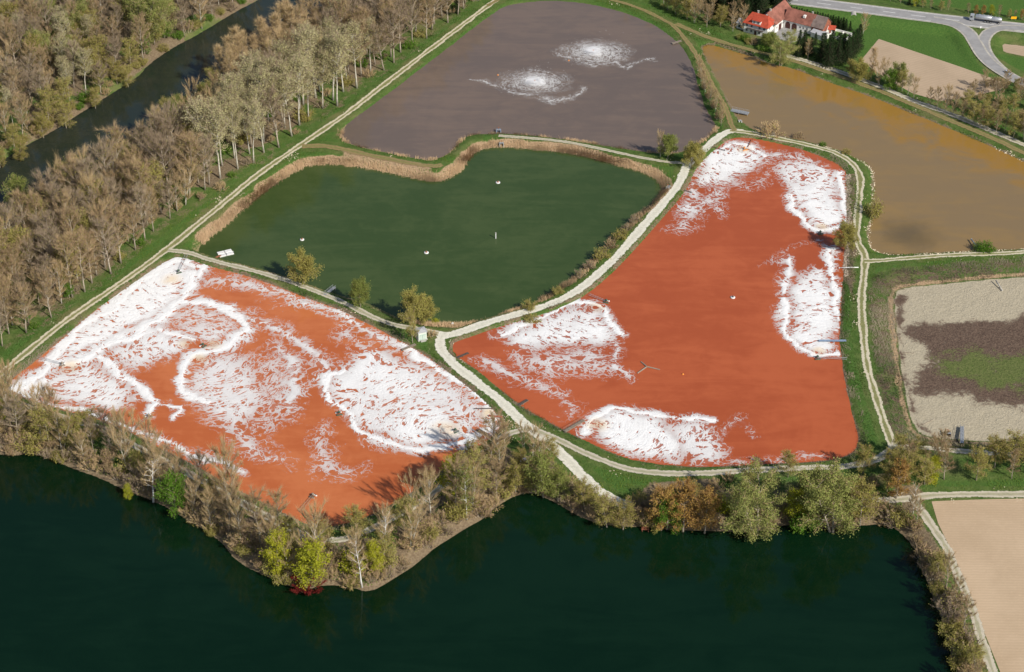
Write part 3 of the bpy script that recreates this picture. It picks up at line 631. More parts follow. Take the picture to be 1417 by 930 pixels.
foam_patch('foam', 'faint foam streaks drifting on the open right red pond', Z_B, [
  ('line', [(940,315),(960,290),(985,270)], .34, 10), ('line', [(1000,230),(1040,260),(1060,240)], .22, 9), ('line', [(760,545),(800,560),(770,575)], .28, 9), ('line', [(1050,370),(1085,345),(1140,335)], .16, 5)], clip=PB)
def splash(label, u, v, pts_line, extra):
    c = [(u + 52 * math.cos(t), v + 19 * math.sin(t)) for t in np.linspace(0, 6.0, 14)]
    c2 = [(u + 24 * math.cos(t), v + 9 * math.sin(t)) for t in np.linspace(0, 6.0, 14)]; c3 = [(u + 10 * math.cos(t), v + 4.5 * math.sin(t)) for t in np.linspace(0, 6.0, 12)]
    foam_patch('splash_foam', label, Z_D, [('poly', c, .34, 8), ('poly', c2, .60, 9), ('poly', c3, 2.2, 6), ('line', pts_line, .40, 2.2)] + [(a, b, c_ * .7, d) for a, b, c_, d in extra], .7, M_SPRAYFOAM, PD, [(u, v, .01)])
splash('ring of thin foam around the nearer fountain in the grey pond', 740, 115, [(652,110),(675,112),(695,120),(705,127),(728,131),(742,130)], [('line', [(742,130),(760,140),(790,134),(806,122)], .50, 3)])
splash('ring of thin foam around the farther fountain in the grey pond', 821, 73, [(765,72),(775,79),(800,84),(822,89),(848,88),(862,95),(870,92)], [('line', [(868,92),(885,83),(900,82)], .42, 3)])

# ------------------------------------------------------------------ trees
def unit(v): return v / (np.linalg.norm(v, axis=-1, keepdims=True) + 1e-9)
class Tree:
    """a trunk with limbs (one mesh) and a crown of branches, twigs and leaves (another mesh)"""
    def __init__(s, seed): s.r = np.random.RandomState(seed); s.wood = MB(); s.br = MB(); s.tw = []; s.lf = []
    def twigs(s, base, d, L, w, mat):
        side = unit(np.cross(d, s.r.normal(size=base.shape))); tip = base + d * L[:, None]
        s.tw.append((np.stack([base + side * w, base - side * w, tip], 1), mat))
    def leaves(s, c, size, mat):
        n = len(c); a = unit(s.r.normal(size=(n, 3))); b = unit(np.cross(a, s.r.normal(size=(n, 3)))); k = (size * s.r.uniform(.6, 1.3, n))[:, None]
        s.lf.append((np.stack([c - a * k * .5 - b * k * .35, c + a * k * .6, c - a * k * .2 + b * k * .6], 1), mat))
    def crown_mesh(s, name, mats):
        V = []; T = []; M = []; n = 0
        if s.br.n:
            V.append(np.vstack(s.br.v)); q = np.array(s.br.f); T += [q[:, [0, 1, 2]], q[:, [0, 2, 3]]]; M += [np.zeros(len(q) * 2, int)]; n += s.br.n
        for tri, m in s.tw + s.lf:
            k = len(tri); V.append(tri.reshape(-1, 3)); T.append(np.arange(k * 3).reshape(k, 3) + n); M.append(np.full(k, m)); n += k * 3
        return tri_mesh(name, np.vstack(V), np.vstack(T), mats, np.concatenate(M))

def make_tree(seed, H=20., bole=.3, trunk_r=.28, limbs=14, spread=4.5, up=.9, shape='round', twigs=3000, tw_len=1.5, tw_w=.045, leaves=0, leaf=.4, clump=.7, stems=1, mats=None, bark=None, droop=0.0, up2=.5, brs=.6, tws=.55, ns=5):
    t = Tree(seed); r = t.r; ends = []; dirs = []
    for sidx in range(stems):
        lean = r.normal(0, .05 if stems == 1 else .22, 2); h = H * (1 if sidx == 0 else r.uniform(.75, .95)); off = np.array([0, 0, 0.]) if stems == 1 else np.append(r.normal(0, .35, 2), 0)
        ks = np.linspace(0, 1, 7); pts = np.array([[lean[0] * k * h + r.normal(0, .012) * h * k, lean[1] * k * h + r.normal(0, .012) * h * k, k * h * .94 - .3 * (k == 0)] for k in ks]) + off
        rad = [trunk_r * (1 - .92 * k ** .8) / math.sqrt(stems) + .015 for k in ks]; rad[0] *= 1.35; t.wood.tube(pts, rad, 6)
        nl = max(3, limbs // stems)
        for i in range(nl):
            f = bole + (1 - bole) * ((i + r.uniform(0, .8)) / nl) * .94
            base = np.array([np.interp(f, ks, pts[:, j]) for j in range(3)]); az = i * 2.399 + r.uniform(-.4, .4) + sidx
            g = (f - bole) / (1 - bole)
            prof = {'round': math.sin(math.pi * min(.97, .22 + g * .78)) ** .7, 'column': .55 + .45 * math.sin(math.pi * g), 'cone': 1.05 - g, 'vase': .55 + .6 * g if g < .75 else 1.5 * (1.05 - g) + .35, 'dome': math.sqrt(max(.04, 1 - g * g * .92))}[shape]
            L = spread * prof * r.uniform(.75, 1.2); el = up * (.55 + .6 * g)
            d = np.array([math.cos(az) * math.cos(el), math.sin(az) * math.cos(el), math.sin(el)])
            L = L / max(.35, math.cos(el) ** .7); L = min(L, (H * 1.03 - base[2]) / max(.15, math.sin(el)) if el > 0 else L)
            p1 = base + d * L * .5 + np.array([0, 0, L * .03]); p2 = base + d * L + np.array([0, 0, L * (.12 * up2 - droop)])
            r0 = trunk_r * .42 * (1 - .6 * g) / math.sqrt(stems); t.wood.tube([base, p1, p2], [r0, r0 * .6, .02], 4, cap=False)
            for k in range(ns):
                q = (k + .7) / ns; b2 = base + (p2 - base) * q
                d2 = unit(d + r.normal(0, brs, 3) + np.array([0, 0, up2 * .6 - droop])); L2 = L * (.45 * (1.15 - q * .6)) * r.uniform(.7, 1.2)
                e2 = b2 + d2 * L2; e2[2] = min(max(e2[2], H * .06), H * 1.03)
                t.br.tube([b2, e2], [r0 * .38 + .012, .014], 3, cap=False)
                ends.append((b2, e2)); dirs.append(d2)
            ends.append((p1, p2)); dirs.append(d)
    B = np.array([e[0] for e in ends]); E = np.array([e[1] for e in ends]); D = np.array(dirs)
    if twigs:
        k = r.randint(0, len(B), twigs); q = r.uniform(.1, 1, twigs)[:, None]
        d = unit(D[k] * .8 + r.normal(0, tws, (twigs, 3)) + np.array([0, 0, up2 - droop * 2])); t.twigs(B[k] * (1 - q) + E[k] * q, d, r.uniform(.5, 1.2, twigs) * tw_len, tw_w * r.uniform(.6, 1.2, twigs)[:, None], 1)
    if leaves:
        k = r.randint(0, len(B), leaves); q = r.uniform(.35, 1.12, leaves)[:, None]
        c = B[k] * (1 - q) + E[k] * q + r.normal(0, clump, (leaves, 3)) + np.array([0, 0, -droop]) * r.uniform(0, 3, (leaves, 1)); c[:, 2] = np.maximum(c[:, 2], H * .05)
        t.leaves(c, leaf, 2)
    tm = t.wood.mesh('trunk', bark, True); cm = t.crown_mesh('crown', mats)
    return tm, cm, H

def conifer(seed, H=14., rb=2.6, mats=None, bark=None):
    t = Tree(seed); r = t.r; t.wood.tube([(0, 0, -.3), (0, 0, H * .5), (0, 0, H)], [.24, .14, .03], 6)
    nl = 20
    for i in range(nl):
        z = H * (.06 + .92 * i / nl); R_ = rb * (1 - i / nl) ** .85 + .25; m = 9 - i // 4
        for k in range(m):
            a = i * 1.1 + k * 2 * math.pi / m + r.uniform(-.2, .2); L = R_ * r.uniform(.8, 1.15); c = np.array([math.cos(a), math.sin(a), 0.])
            tip = np.array([0, 0, z]) + c * L + np.array([0, 0, -.28 * L]); t.br.tube([(0, 0, z), tip], [.05, .015], 3, cap=False)
            n = 26; q = r.uniform(.15, 1, n)[:, None]; b = np.array([0, 0, z]) * (1 - q) + tip * q; sd = np.array([-c[1], c[0], 0.])
            d = unit(c * r.uniform(.2, .8, (n, 1)) + sd * r.normal(0, .8, (n, 1)) + np.array([0, 0, -.25])); t.twigs(b, d, r.uniform(.35, .8, n), .09 * np.ones((n, 1)), 1)
    return t.wood.mesh('trunk', bark, True), t.crown_mesh('crown', mats), H

def shrub(seed, H=3., spread=2.2, twigs=900, leaves=0, leaf=.25, mats=None, tw_w=.035):
    t = Tree(seed); r = t.r; n = 26; B = []; E = []
    for i in range(n):
        a = r.uniform(0, 6.28); rad = spread * math.sqrt(r.uniform(0, 1)) ; b = np.array([math.cos(a) * rad * .35, math.sin(a) * rad * .35, -.1]); e = np.array([math.cos(a) * rad, math.sin(a) * rad, H * r.uniform(.6, 1.0) * math.sqrt(max(.15, 1 - (rad / spread) ** 2 * .75))])
        t.br.tube([b, e], [.05, .015], 3, cap=False); B.append(b); E.append(e)
    B = np.array(B); E = np.array(E); k = r.randint(0, n, twigs); q = r.uniform(.25, 1, twigs)[:, None]
    d = unit(unit(E[k] - B[k]) * .6 + r.normal(0, .6, (twigs, 3)) + np.array([0, 0, .3])); b = B[k] * (1 - q) + E[k] * q; b[:, 2] = np.maximum(b[:, 2], .05); t.twigs(b, d, r.uniform(.3, .8, twigs) * H * .28, tw_w * np.ones((twigs, 1)), 1)
    if leaves:
        k = r.randint(0, n, leaves); q = r.uniform(.3, 1.08, leaves)[:, None]; c = B[k] * (1 - q) + E[k] * q + r.normal(0, .28 * spread / 2, (leaves, 3)); c[:, 2] = np.maximum(c[:, 2], .08); t.leaves(c, leaf, 2)
    return None, t.crown_mesh('shrub', mats), H

KINDS = {}
def reg(name, lst): KINDS[name] = lst
BR = [M_BARK, M_TWIG_BROWN, M_LEAF_OLIVE]; GR = [M_BARK, M_TWIG_GREY, M_LEAF_OLIVE]; TA = [M_BARK, M_TWIG_TAN, M_LEAF_OLIVE]
reg('bare', [make_tree(100 + i, 20, .26, .26, 19, 4.1, 1.0, 'round', 3800, 2.0, .026, 600, .2, .5, 1, GR, M_BARK, 0, .6, .45, .38, 6) for i in range(4)])
reg('brown', [make_tree(120 + i, 20, .20, .26, 19, 3.9, 1.05, 'round', 3800, 2.0, .026, 1000, .2, .5, 1, BR, M_BARK, 0, .6, .45, .38, 6) for i in range(4)])
reg('tan', [make_tree(140 + i, 18, .14, .24, 22, 4.3, 1.12, 'vase', 3000, 2.6, .022, 700, .2, .5, 1 + i % 2, TA, M_BARK_PALE, 0, .8, .30, .26, 7) for i in range(4)])
reg('poplar', [make_tree(160 + i, 26, .42, .30, 20, 4.0, 1.1, 'round', 2400, 1.9, .03, 3600, .28, .6, 1, [M_BARK_PALE, M_TWIG_GREY, M_LEAF_PALE], M_BARK_PALE) for i in range(3)])
reg('upright', [make_tree(180 + i, 22, .18, .26, 22, 2.7, 1.25, 'column', 4200, 2.2, .030, 600, .22, .4, 1, [M_BARK, M_TWIG_TAN, M_LEAF_OLIVE], M_BARK) for i in range(2)])
reg('olive', [make_tree(200 + i, 15, .18, .24, 16, 4.2, .75, 'dome', 1800, 1.3, .04, 4600, .30, .6, 1, [M_BARK, M_TWIG_BROWN, M_LEAF_OLIVE], M_BARK) for i in range(3)])
reg('green', [make_tree(220 + i, 14, .16, .26, 16, 4.6, .7, 'dome', 900, 1.2, .04, 6500, .32, .6, 1, [M_BARK, M_TWIG_BROWN, M_LEAF_GREEN], M_BARK) for i in range(3)])
reg('dome_olive', [make_tree(230 + i, 10, .12, .24, 20, 4.3, .7, 'dome', 900, 1.0, .035, 9500, .30, .55, 1 + i, [M_BARK, M_TWIG_BROWN, M_LEAF_OLIVE], M_BARK) for i in range(2)])
reg('dome_green', [make_tree(234, 10, .12, .24, 20, 4.0, .75, 'dome', 500, 1.0, .035, 10000, .30, .5, 1, [M_BARK, M_TWIG_BROWN, M_LEAF_GREEN], M_BARK)])
reg('willow', [make_tree(240 + i, 16, .10, .38, 26, 6.2, .75, 'dome', 1800, 1.5, .045, 15000, .30, .62, 2, [M_BARK, M_TWIG_TAN, M_LEAF_WILLOW], M_BARK, .10, .2) for i in range(2)])
reg('bright', [make_tree(260 + i, 11, .10, .18, 16, 2.8, .9, 'dome', 500, 1.0, .035, 5200, .26, .45, 1, [M_BARK, M_TWIG_BROWN, M_LEAF_BRIGHT], M_BARK) for i in range(2)])
reg('fresh', [make_tree(270, 9, .08, .18, 16, 3.0, .8, 'dome', 400, 1.0, .035, 6000, .26, .45, 1, [M_BARK, M_TWIG_BROWN, M_LEAF_FRESH], M_BARK)])
reg('rust', [make_tree(280 + i, 12, .10, .20, 18, 3.2, .9, 'dome', 2600, 1.2, .04, 3600, .26, .45, 1, [M_BARK, M_TWIG_RUST, M_LEAF_RUST], M_BARK) for i in range(2)])
reg('birch', [make_tree(290 + i, 16, .3, .17, 16, 2.4, .95, 'column', 1500, 1.3, .035, 2600, .24, .5, 1, [M_BARK_BIRCH, M_TWIG_BROWN, M_LEAF_GREEN], M_BARK_BIRCH) for i in range(2)])
reg('birch_bare', [make_tree(296, 14, .3, .19, 14, 2.2, .95, 'column', 900, 1.2, .03, 150, .2, .5, 1, [M_BARK_BIRCH, M_TWIG_TAN, M_LEAF_OLIVE], M_BARK_BIRCH)])
reg('spruce', [conifer(300 + i, 15, 2.9, [M_BARK_DARK, M_NEEDLE, M_NEEDLE], M_BARK_DARK) for i in range(2)])
reg('brush', [shrub(320 + i, 3.4, 2.5, 1500, 150, .2, [M_BARK, (M_TWIG_BROWN, M_TWIG_GREY, M_TWIG_TAN)[i], M_LEAF_OLIVE]) for i in range(3)])
reg('olive_bush', [shrub(330 + i, 3.2, 2.4, 500, 1700, .22, [M_BARK, M_TWIG_BROWN, M_LEAF_OLIVE]) for i in range(2)])
reg('green_bush', [shrub(340 + i, 2.8, 2.3, 250, 2200, .22, [M_BARK, M_TWIG_BROWN, M_LEAF_FRESH]) for i in range(2)])
reg('bright_bush', [shrub(350, 2.8, 2.2, 250, 2000, .22, [M_BARK, M_TWIG_BROWN, M_LEAF_BRIGHT])])
reg('red_bush', [shrub(360, 2.8, 3.6, 5200, 0, .2, [M_BARK_DARK, M_TWIG_RED, M_TWIG_RED])])

TREE_COUNT = 0
def plant(kind, u, v, hpx, label, group=None, name=None, at=None, wide=1.0):
    """one tree or bush whose foot shows at pixel (u, v) and which shows hpx tall"""
    global TREE_COUNT
    p = on_ground(u, v) if at is None else np.array([at[0], at[1], hgt(at[0], at[1])])
    tm, cm, H0 = KINDS[kind][rnd.randrange(len(KINDS[kind]))]
    s = px_height(v, hpx) / H0; rz = rnd.uniform(0, 6.28); TREE_COUNT += 1
    loc = (p[0], p[1], p[2] - .03)
    if tm is None:
        o = link({'brush': 'bare_bush', 'olive_bush': 'budding_bush', 'green_bush': 'leafy_bush', 'bright_bush': 'yellow_bush', 'red_bush': 'red_bush'}[kind], cm); o.location = loc; o.rotation_euler = (0, 0, rz); o.scale = (s * wide, s * wide, s)
        return tag(o, label, 'bush', group)
    o = empty(name or 'tree', loc, rz, s); o.scale = (s * wide, s * wide, s)
    link('trunk', tm, o); link('crown', cm, o)
    return tag(o, label, 'tree', group)

def scatter(px_poly, spacing, seed, wob_=1.0, z=0):
    """evenly spread foot points in a patch of ground outlined in pixels"""
    rs = np.random.RandomState(seed); q = PP(px_poly, z); lo = q.min(0); hi = q.max(0); area = (hi - lo).prod(); n = int(area / spacing ** 2 * 9)
    c = rs.uniform(lo, hi, (n, 2)); c = c[inside(c[:, 0], c[:, 1], q)]; out = np.zeros((0, 2))
    for p in c:
        if len(out) == 0 or ((out - p) ** 2).sum(1).min() > spacing ** 2: out = np.vstack([out, p])
    return out
def to_px(p):
    d = np.array([p[0], p[1], p[2] if len(p) > 2 else 0]) - CAM; f = np.array([0, math.cos(PITCH), -math.sin(PITCH)]); u_ = np.array([0, math.sin(PITCH), math.cos(PITCH)])
    k = FPX / (d @ f); return 708.5 + d[0] * k, 465 - (d @ u_) * k
def dry(p, lim=1.0):
    x, y = np.array([p[0]]), np.array([p[1]])
    for poly in (PA, PB, PC, PD, PE, PG, PH):
        if sdf(x, y, poly, 20.0)[0] < lim: return False
    return True
def off_track(p, lim=2.2):
    x, y = np.array([p[0]]), np.array([p[1]])
    for (nm, px, w, mt, z), ln in zip(TRACKS, tr_lines):
        if sdf(x, y, ln[::3], 12.0, False)[0] < w / 2 + lim: return False
    return True
def wood(px_poly, spacing, seed, mix, hrange, group, skip_track=True):
    ks = list(mix); wts = [mix[k][0] for k in ks]; rr = random.Random(seed)
    for p in scatter(px_poly, spacing, seed):
        if not dry(p, 1.5) or (skip_track and not off_track(p)): continue
        u, v = to_px((p[0], p[1], 0))
        if u < -60 or u > 1480 or v > 1000: continue
        k = rr.choices(ks, wts)[0]
        plant(k, u, v, rr.uniform(*hrange) * mix[k][1], mix[k][2], group, mix[k][3] if len(mix[k]) > 3 else None, at=p, wide=rr.uniform(.95, 1.25))

G1 = 'trees in the wood between river and dike'
B_ = lambda t: t
wood([(290,262),(342,236),(415,188),(473,142),(500,116),(465,112),(400,146),(330,186),(280,225)], 6.2, 1, {'poplar': (7, 1.0, 'tall pale poplar with yellow-green spring leaves beside the dike track', 'poplar_tree'), 'bare': (2, .9, 'bare grey tree among the pale poplars by the dike', 'bare_tree')}, (72, 96), 'pale poplars by the dike')
wood([(280,225),(330,186),(400,146),(465,112),(440,85),(330,150),(275,205)], 6.6, 8, {'brown': (3, 1.0, 'bare brown tree behind the pale poplars', 'brown_tree'), 'tan': (3, 1.0, 'tan bare tree behind the pale poplars', 'tan_tree'), 'poplar': (1.5, 1.1, 'pale poplar standing back from the dike', 'poplar_tree')}, (50, 72), 'trees behind the pale poplars')
wood([(-40,510),(0,482),(64,448),(161,374),(234,304),(290,262),(275,205),(200,235),(120,285),(40,330),(-60,390)], 5.7, 2, {'bare': (5, 1.0, 'bare grey-brown tree in the wood left of the dike track', 'bare_tree'), 'brown': (5, 1.0, 'bare brown tree in the wood left of the dike track', 'brown_tree'), 'tan': (2, .95, 'tan bare tree in the brown wood left of the dike', 'tan_tree'), 'olive': (1.6, .8, 'olive budding tree in the brown wood left of the dike', 'budding_tree')}, (48, 84), G1)
wood([(-60,385),(40,328),(120,282),(200,232),(205,205),(120,245),(60,285),(-60,345)], 6.4, 3, {'tan': (5, 1.0, 'tan bare tree with upright branches near the river bank', 'tan_tree'), 'brown': (2, .9, 'bare brown tree near the lower river bank', 'brown_tree'), 'olive': (2.4, .85, 'olive budding tree near the lower river bank', 'budding_tree')}, (28, 44), 'trees near the lower river bank')
wood([(200,232),(275,205),(330,150),(300,130),(250,160),(200,200)], 6.6, 4, {'olive': (5, .8, 'olive budding tree where the wood meets the river', 'budding_tree'), 'tan': (3, 1.0, 'tan bare tree where the wood meets the river', 'tan_tree'), 'green': (1.2, .8, 'soft green tree where the wood meets the river', 'leafy_tree')}, (32, 50), 'trees where the wood meets the river')
wood([(300,130),(350,92),(400,60),(470,16),(520,-15),(600,-30),(500,45),(440,85),(330,150)], 5.8, 5, {'upright': (7, 1.0, 'slim upright orange-brown poplar on the river bank', 'poplar_tree'), 'brown': (2, .9, 'bare brown tree among upright poplars by the river', 'brown_tree')}, (50, 66), 'upright poplars by the river')
wood([(505,112),(531,99),(590,54),(640,17),(690,-20),(600,-30),(500,45),(440,85)], 6.2, 6, {'bare': (5, 1.0, 'bare grey-brown tree beside the upper dike track', 'bare_tree'), 'brown': (2, 1.0, 'bare brown tree beside the upper dike track', 'brown_tree'), 'poplar': (.8, 1.0, 'pale poplar beside the upper dike track', 'poplar_tree')}, (52, 74), 'trees beside the upper dike track')
wood([(-60,268),(0,228),(34,207),(98,170),(156,133),(203,94),(237,72),(281,47),(356,4),(390,-25),(120,-40),(-60,-40),(-100,120)], 6.8, 7, {'bare': (5, 1.0, 'bare grey-brown tree in the wood beyond the river', 'bare_tree'), 'brown': (4, 1.0, 'bare brown tree in the wood beyond the river', 'brown_tree'), 'tan': (2, .9, 'tan bare tree in the wood beyond the river', 'tan_tree'), 'olive': (3, .85, 'olive budding tree in the wood beyond the river', 'budding_tree'), 'poplar': (1.6, 1.0, 'pale leafing tree in the wood beyond the river', 'poplar_tree')}, (34, 62), 'trees in the wood beyond the river')
wood([(-40,252),(0,228),(34,208),(98,171),(156,134),(203,95),(237,73),(281,49),(345,12),(335,0),(270,36),(195,80),(150,116),(90,152),(30,190),(-40,230)], 4.4, 9, {'brush': (4, 1.0, 'brown brush on the far river bank', 'bush'), 'olive_bush': (2.5, 1.0, 'olive bush on the far river bank', 'bush'), 'green_bush': (1, .8, 'fresh green bush on the far river bank', 'bush')}, (9, 17), 'brush on the far river bank')
for u, v, h in ((62,38,42),(100,62,52),(118,45,45),(60,92,46),(95,104,44),(206,62,66),(222,50,58),(190,30,40),(70,20,36)):
    plant('willow', u, v, h, 'broad pale green tree standing out in the wood beyond the river', 'pale green trees beyond the river', 'leafy_tree', wide=.85)
for u, v, h in ((30,236,30),(60,196,34),(92,186,36),(132,158,30),(20,214,36),(178,128,26),(140,132,34),(0,240,32)):
    plant('olive', u, v - 8, h, 'olive budding tree on the far bank of the river', 'olive trees on the far river bank', 'budding_tree')
for u, v in ((200,75),(232,52),(112,92),(60,140)): plant('fresh', u, v, 20, 'small fresh green tree in the wood beyond the river', 'fresh green trees beyond the river', 'leafy_tree')
plant('spruce', 27, 52, 26, 'single dark conifer in the wood beyond the river', None, 'conifer_tree')
plant('green', 25, 292, 46, 'bluish green willow at the lower river bank on the left edge', None, 'willow_tree')
plant('bright', 155, 232, 22, 'small yellow-green tree at the lower river bank', None, 'leafy_tree')
plant('fresh', 96, 412, 18, 'small bright green bush tree at the wood edge by the left dike', None, 'leafy_tree')
plant('spruce', 632, 18, 26, 'dark green conifer beside the upper end of the dike track', None, 'conifer_tree')
plant('spruce', 622, 20, 22, 'smaller dark conifer left of the dike track top', None, 'conifer_tree')
wood(ZW_NEAR, 11.0, 21, {'brush': (3, 1, 'brown brush under the trees of the dike wood'), 'green_bush': (1.6, .8, 'fresh green bush under the trees of the dike wood'), 'olive_bush': (1, 1, 'olive bush under the trees of the dike wood')}, (8, 14), 'undergrowth of the dike wood')

# southern strip between the red ponds and the lake
S1 = [(-40,562),(20,562),(138,600),(241,652),(310,690),(330,770),(255,708),(172,668),(103,640),(60,624),(-40,612)]
wood(S1, 4.8, 31, {'tan': (8, 1.0, 'tan bare tree on the wooded strip below the left pond', 'tan_tree'), 'bright': (1.0, .6, 'yellow-green tree on the wooded strip below the left pond', 'leafy_tree'), 'bare': (2, 1.0, 'bare grey tree on the wooded strip below the left pond', 'bare_tree'), 'brown': (2.6, .95, 'bare brown tree on the wooded strip below the left pond', 'brown_tree'), 'olive': (1.6, .75, 'olive budding tree on the wooded strip below the left pond', 'budding_tree')}, (38, 66), 'trees on the strip below the left pond')
S2 = [(310,690),(375,726),(440,750),(500,744),(550,720),(600,690),(655,640),(690,660),(690,694),(640,728),(570,780),(515,816),(420,810),(330,770)]
wood(S2, 5.6, 32, {'tan': (5, 1.05, 'tall tan bare tree on the lake point', 'tan_tree'), 'brown': (3, 1.0, 'bare brown tree on the point between red pond and lake', 'brown_tree'), 'brush': (3, .28, 'brown brush on the point between red pond and lake', 'bush'), 'olive': (2.0, .7, 'olive budding tree on the point between red pond and lake', 'budding_tree')}, (48, 76), 'trees on the point between red pond and lake')
BRK = {'brush': (5, 1.0, 'brown brush along the northern lake shore', 'bush'), 'olive_bush': (1, 1.0, 'olive bush along the northern lake shore', 'bush'), 'bright_bush': (.25, .9, 'yellow-green bush along the northern lake shore', 'bush')}
def shore_brush(seed, spacing, d0, d1, n_px, hr, mix, group, u0, u1):
    rr = random.Random(seed); ks = list(mix); q = PG; out = []
    for i in range(len(q)):
        a = q[i]; b = q[(i + 1) % len(q)]; L = np.linalg.norm(b - a); nrm = grow(q, 1.0)[i] - q[i]
        for k in range(max(1, int(L / spacing))):
            p = a + (b - a) * (k + rr.random()) / max(1, int(L / spacing)) + nrm * rr.uniform(d0, d1); u, v = to_px((p[0], p[1], 0))
            if not (u0 < u < u1 and 540 < v < 960) or not off_track(p, 1.2): continue
            kd = rr.choices(ks, [mix[x][0] for x in ks])[0]; plant(kd, u, v, rr.uniform(*hr) * mix[kd][1], mix[kd][2], group, mix[kd][3], at=p, wide=rr.uniform(.9, 1.3))
shore_brush(51, 3.4, .5, 4.0, 0, (9, 18), BRK, 'brush along the northern lake shore', -40, 1235)
shore_brush(52, 5.0, 4.0, 9.0, 0, (12, 22), BRK, 'brush along the northern lake shore', -40, 1235)
shore_brush(53, 3.2, .6, 4.2, 0, (12, 24), {'brush': (4, 1, 'brown brush on the eastern lake shore', 'bush'), 'olive_bush': (2, 1, 'olive bush on the eastern lake shore', 'bush')}, 'growth on the eastern lake shore', 1236, 1400)
S3 = [(660,640),(700,612),(730,620),(760,640),(790,672),(780,698),(735,676),(700,690)]
wood(S3, 6.2, 33, {'olive': (4, 1.0, 'olive budding tree below the track fork', 'budding_tree'), 'tan': (2, 1.1, 'tan bare tree below the track fork', 'tan_tree'), 'olive_bush': (2, .3, 'olive bush below the track fork', 'bush')}, (28, 46), 'trees below the track fork')
S4 = [(800,690),(850,704),(890,690),(1000,664),(1160,656),(1240,650),(1240,684),(1170,700),(1230,722),(1100,722),(900,726),(820,716)]
wood(S4, 5.6, 34, {'brush': (4, .30, 'brown brush on the bank between right pond and lake', 'bush'), 'brown': (3, .62, 'bare brown tree on the bank between right pond and lake', 'brown_tree'), 'olive': (2.2, .8, 'olive budding tree on the bank between right pond and lake', 'budding_tree'), 'olive_bush': (2, .30, 'olive bush on the bank between right pond and lake', 'bush')}, (28, 44), 'growth between right pond and lake')
wood([(1236,726),(1262,712),(1290,750),(1310,800),(1335,860),(1352,920),(1370,990),(1340,990),(1318,920),(1300,850),(1275,780)], 4.6, 35, {'brush': (3, .5, 'brown brush on the eastern lake shore', 'bush'), 'brown': (4, 1.0, 'bare brown small tree on the eastern lake shore', 'brown_tree'), 'olive': (2, .9, 'olive budding small tree on the eastern lake shore', 'budding_tree')}, (30, 48), 'growth on the eastern lake shore')
wood([(1240,640),(1300,634),(1310,660),(1290,676),(1240,680)], 5.0, 36, {'brown': (4, 1.0, 'bare brown tree right of the southern pond corner', 'brown_tree'), 'olive': (2, .9, 'olive budding tree right of the southern pond corner', 'budding_tree')}, (34, 46), 'trees right of the southern pond corner')
wood([(1345,668),(1420,664),(1470,664),(1470,640),(1380,642)], 5.4, 37, {'olive': (4, 1.0, 'olive budding tree above the field track', 'budding_tree'), 'brown': (2, 1.0, 'bare brown tree above the field track', 'brown_tree')}, (36, 46), 'trees above the field track')
plant('willow', 1045, 742, 84, 'large soft green willow leaning over the lake, left of the other', None, 'willow_tree', wide=.85)
plant('willow', 1150, 736, 86, 'large soft green willow on the lake shore, right of the other', None, 'willow_tree', wide=.95)
plant('olive', 1190, 724, 58, 'olive tree at the right of the big shore willow', None, 'budding_tree', wide=1.1)
plant('green', 1122, 706, 46, 'soft green tree just behind the right shore willow', None, 'leafy_tree')
plant('rust', 945, 734, 62, 'rusty orange tree on the lake shore', None, 'rusty_tree')
plant('rust', 975, 736, 58, 'rusty orange tree, the right one on the lake shore', None, 'rusty_tree')
plant('rust', 915, 732, 60, 'rusty orange tree beside the fresh green one at the lake jetty', None, 'rusty_tree')
plant('fresh', 923, 730, 44, 'fresh green small tree beside the lake jetty', None, 'leafy_tree')
plant('bright', 1100, 722, 46, 'yellow-green small tree between the two big shore willows', None, 'leafy_tree')
plant('green_bush', 1112, 726, 24, 'fresh green bush between the two big shore willows', None, 'bush')
plant('rust', 1240, 690, 46, 'orange-brown tree at the bend of the field track', None, 'rusty_tree')
plant('birch_bare', 1263, 711, 44, 'bare white birch at the corner of the field track', None, 'birch_tree')
plant('bright', 1290, 662, 28, 'yellow-green small tree above the field track', None, 'leafy_tree'); plant('bright_bush', 1287, 666, 12, 'small yellow bush below the yellow-green tree above the field track', None, 'bush')
plant('bright', 386, 793, 54, 'bright yellow-green tree on the lake shore left of the point', None, 'leafy_tree')
plant('bright', 432, 808, 56, 'olive yellow-green tree on the lake shore by the red bush', None, 'leafy_tree', wide=1.3)
plant('red_bush', 424, 814, 18, 'dark red bush at the lake edge', None, 'bush')
plant('bright', 178, 690, 20, 'small yellow-green bush tree at the lake edge on the left', None, 'leafy_tree')
plant('fresh', 243, 706, 46, 'dark fresh green tree on the strip below the left pond', None, 'leafy_tree')
plant('bright', 520, 792, 38, 'bright green drooping small tree on the point', None, 'leafy_tree')
plant('birch', 646, 716, 70, 'green birch with white stem near the lake inlet', None, 'birch_tree'); plant('bright', 625, 690, 52, 'yellow-green tree left of the birch near the lake inlet', None, 'leafy_tree')
plant('olive', 660, 690, 62, 'olive budding tree beside the birch near the lake inlet', None, 'budding_tree'); plant('birch', 655, 672, 60, 'slim birch by the pond corner behind the lake inlet', None, 'birch_tree')
plant('green', 752, 686, 56, 'large soft green willow at the tip of the lake inlet', None, 'willow_tree', wide=1.0); plant('green', 772, 692, 40, 'soft green willow right of the lake inlet', None, 'willow_tree')
plant('birch_bare', 501, 810, 64, 'bare tree with a white trunk on the tip of the point', None, 'birch_tree'); plant('birch_bare', 531, 775, 62, 'bare white-stemmed tree in the middle of the point', None, 'birch_tree')
plant('birch_bare', 212, 694, 62, 'bare tree with a white stem leaning over the lake on the left', None, 'birch_tree', wide=1.3)
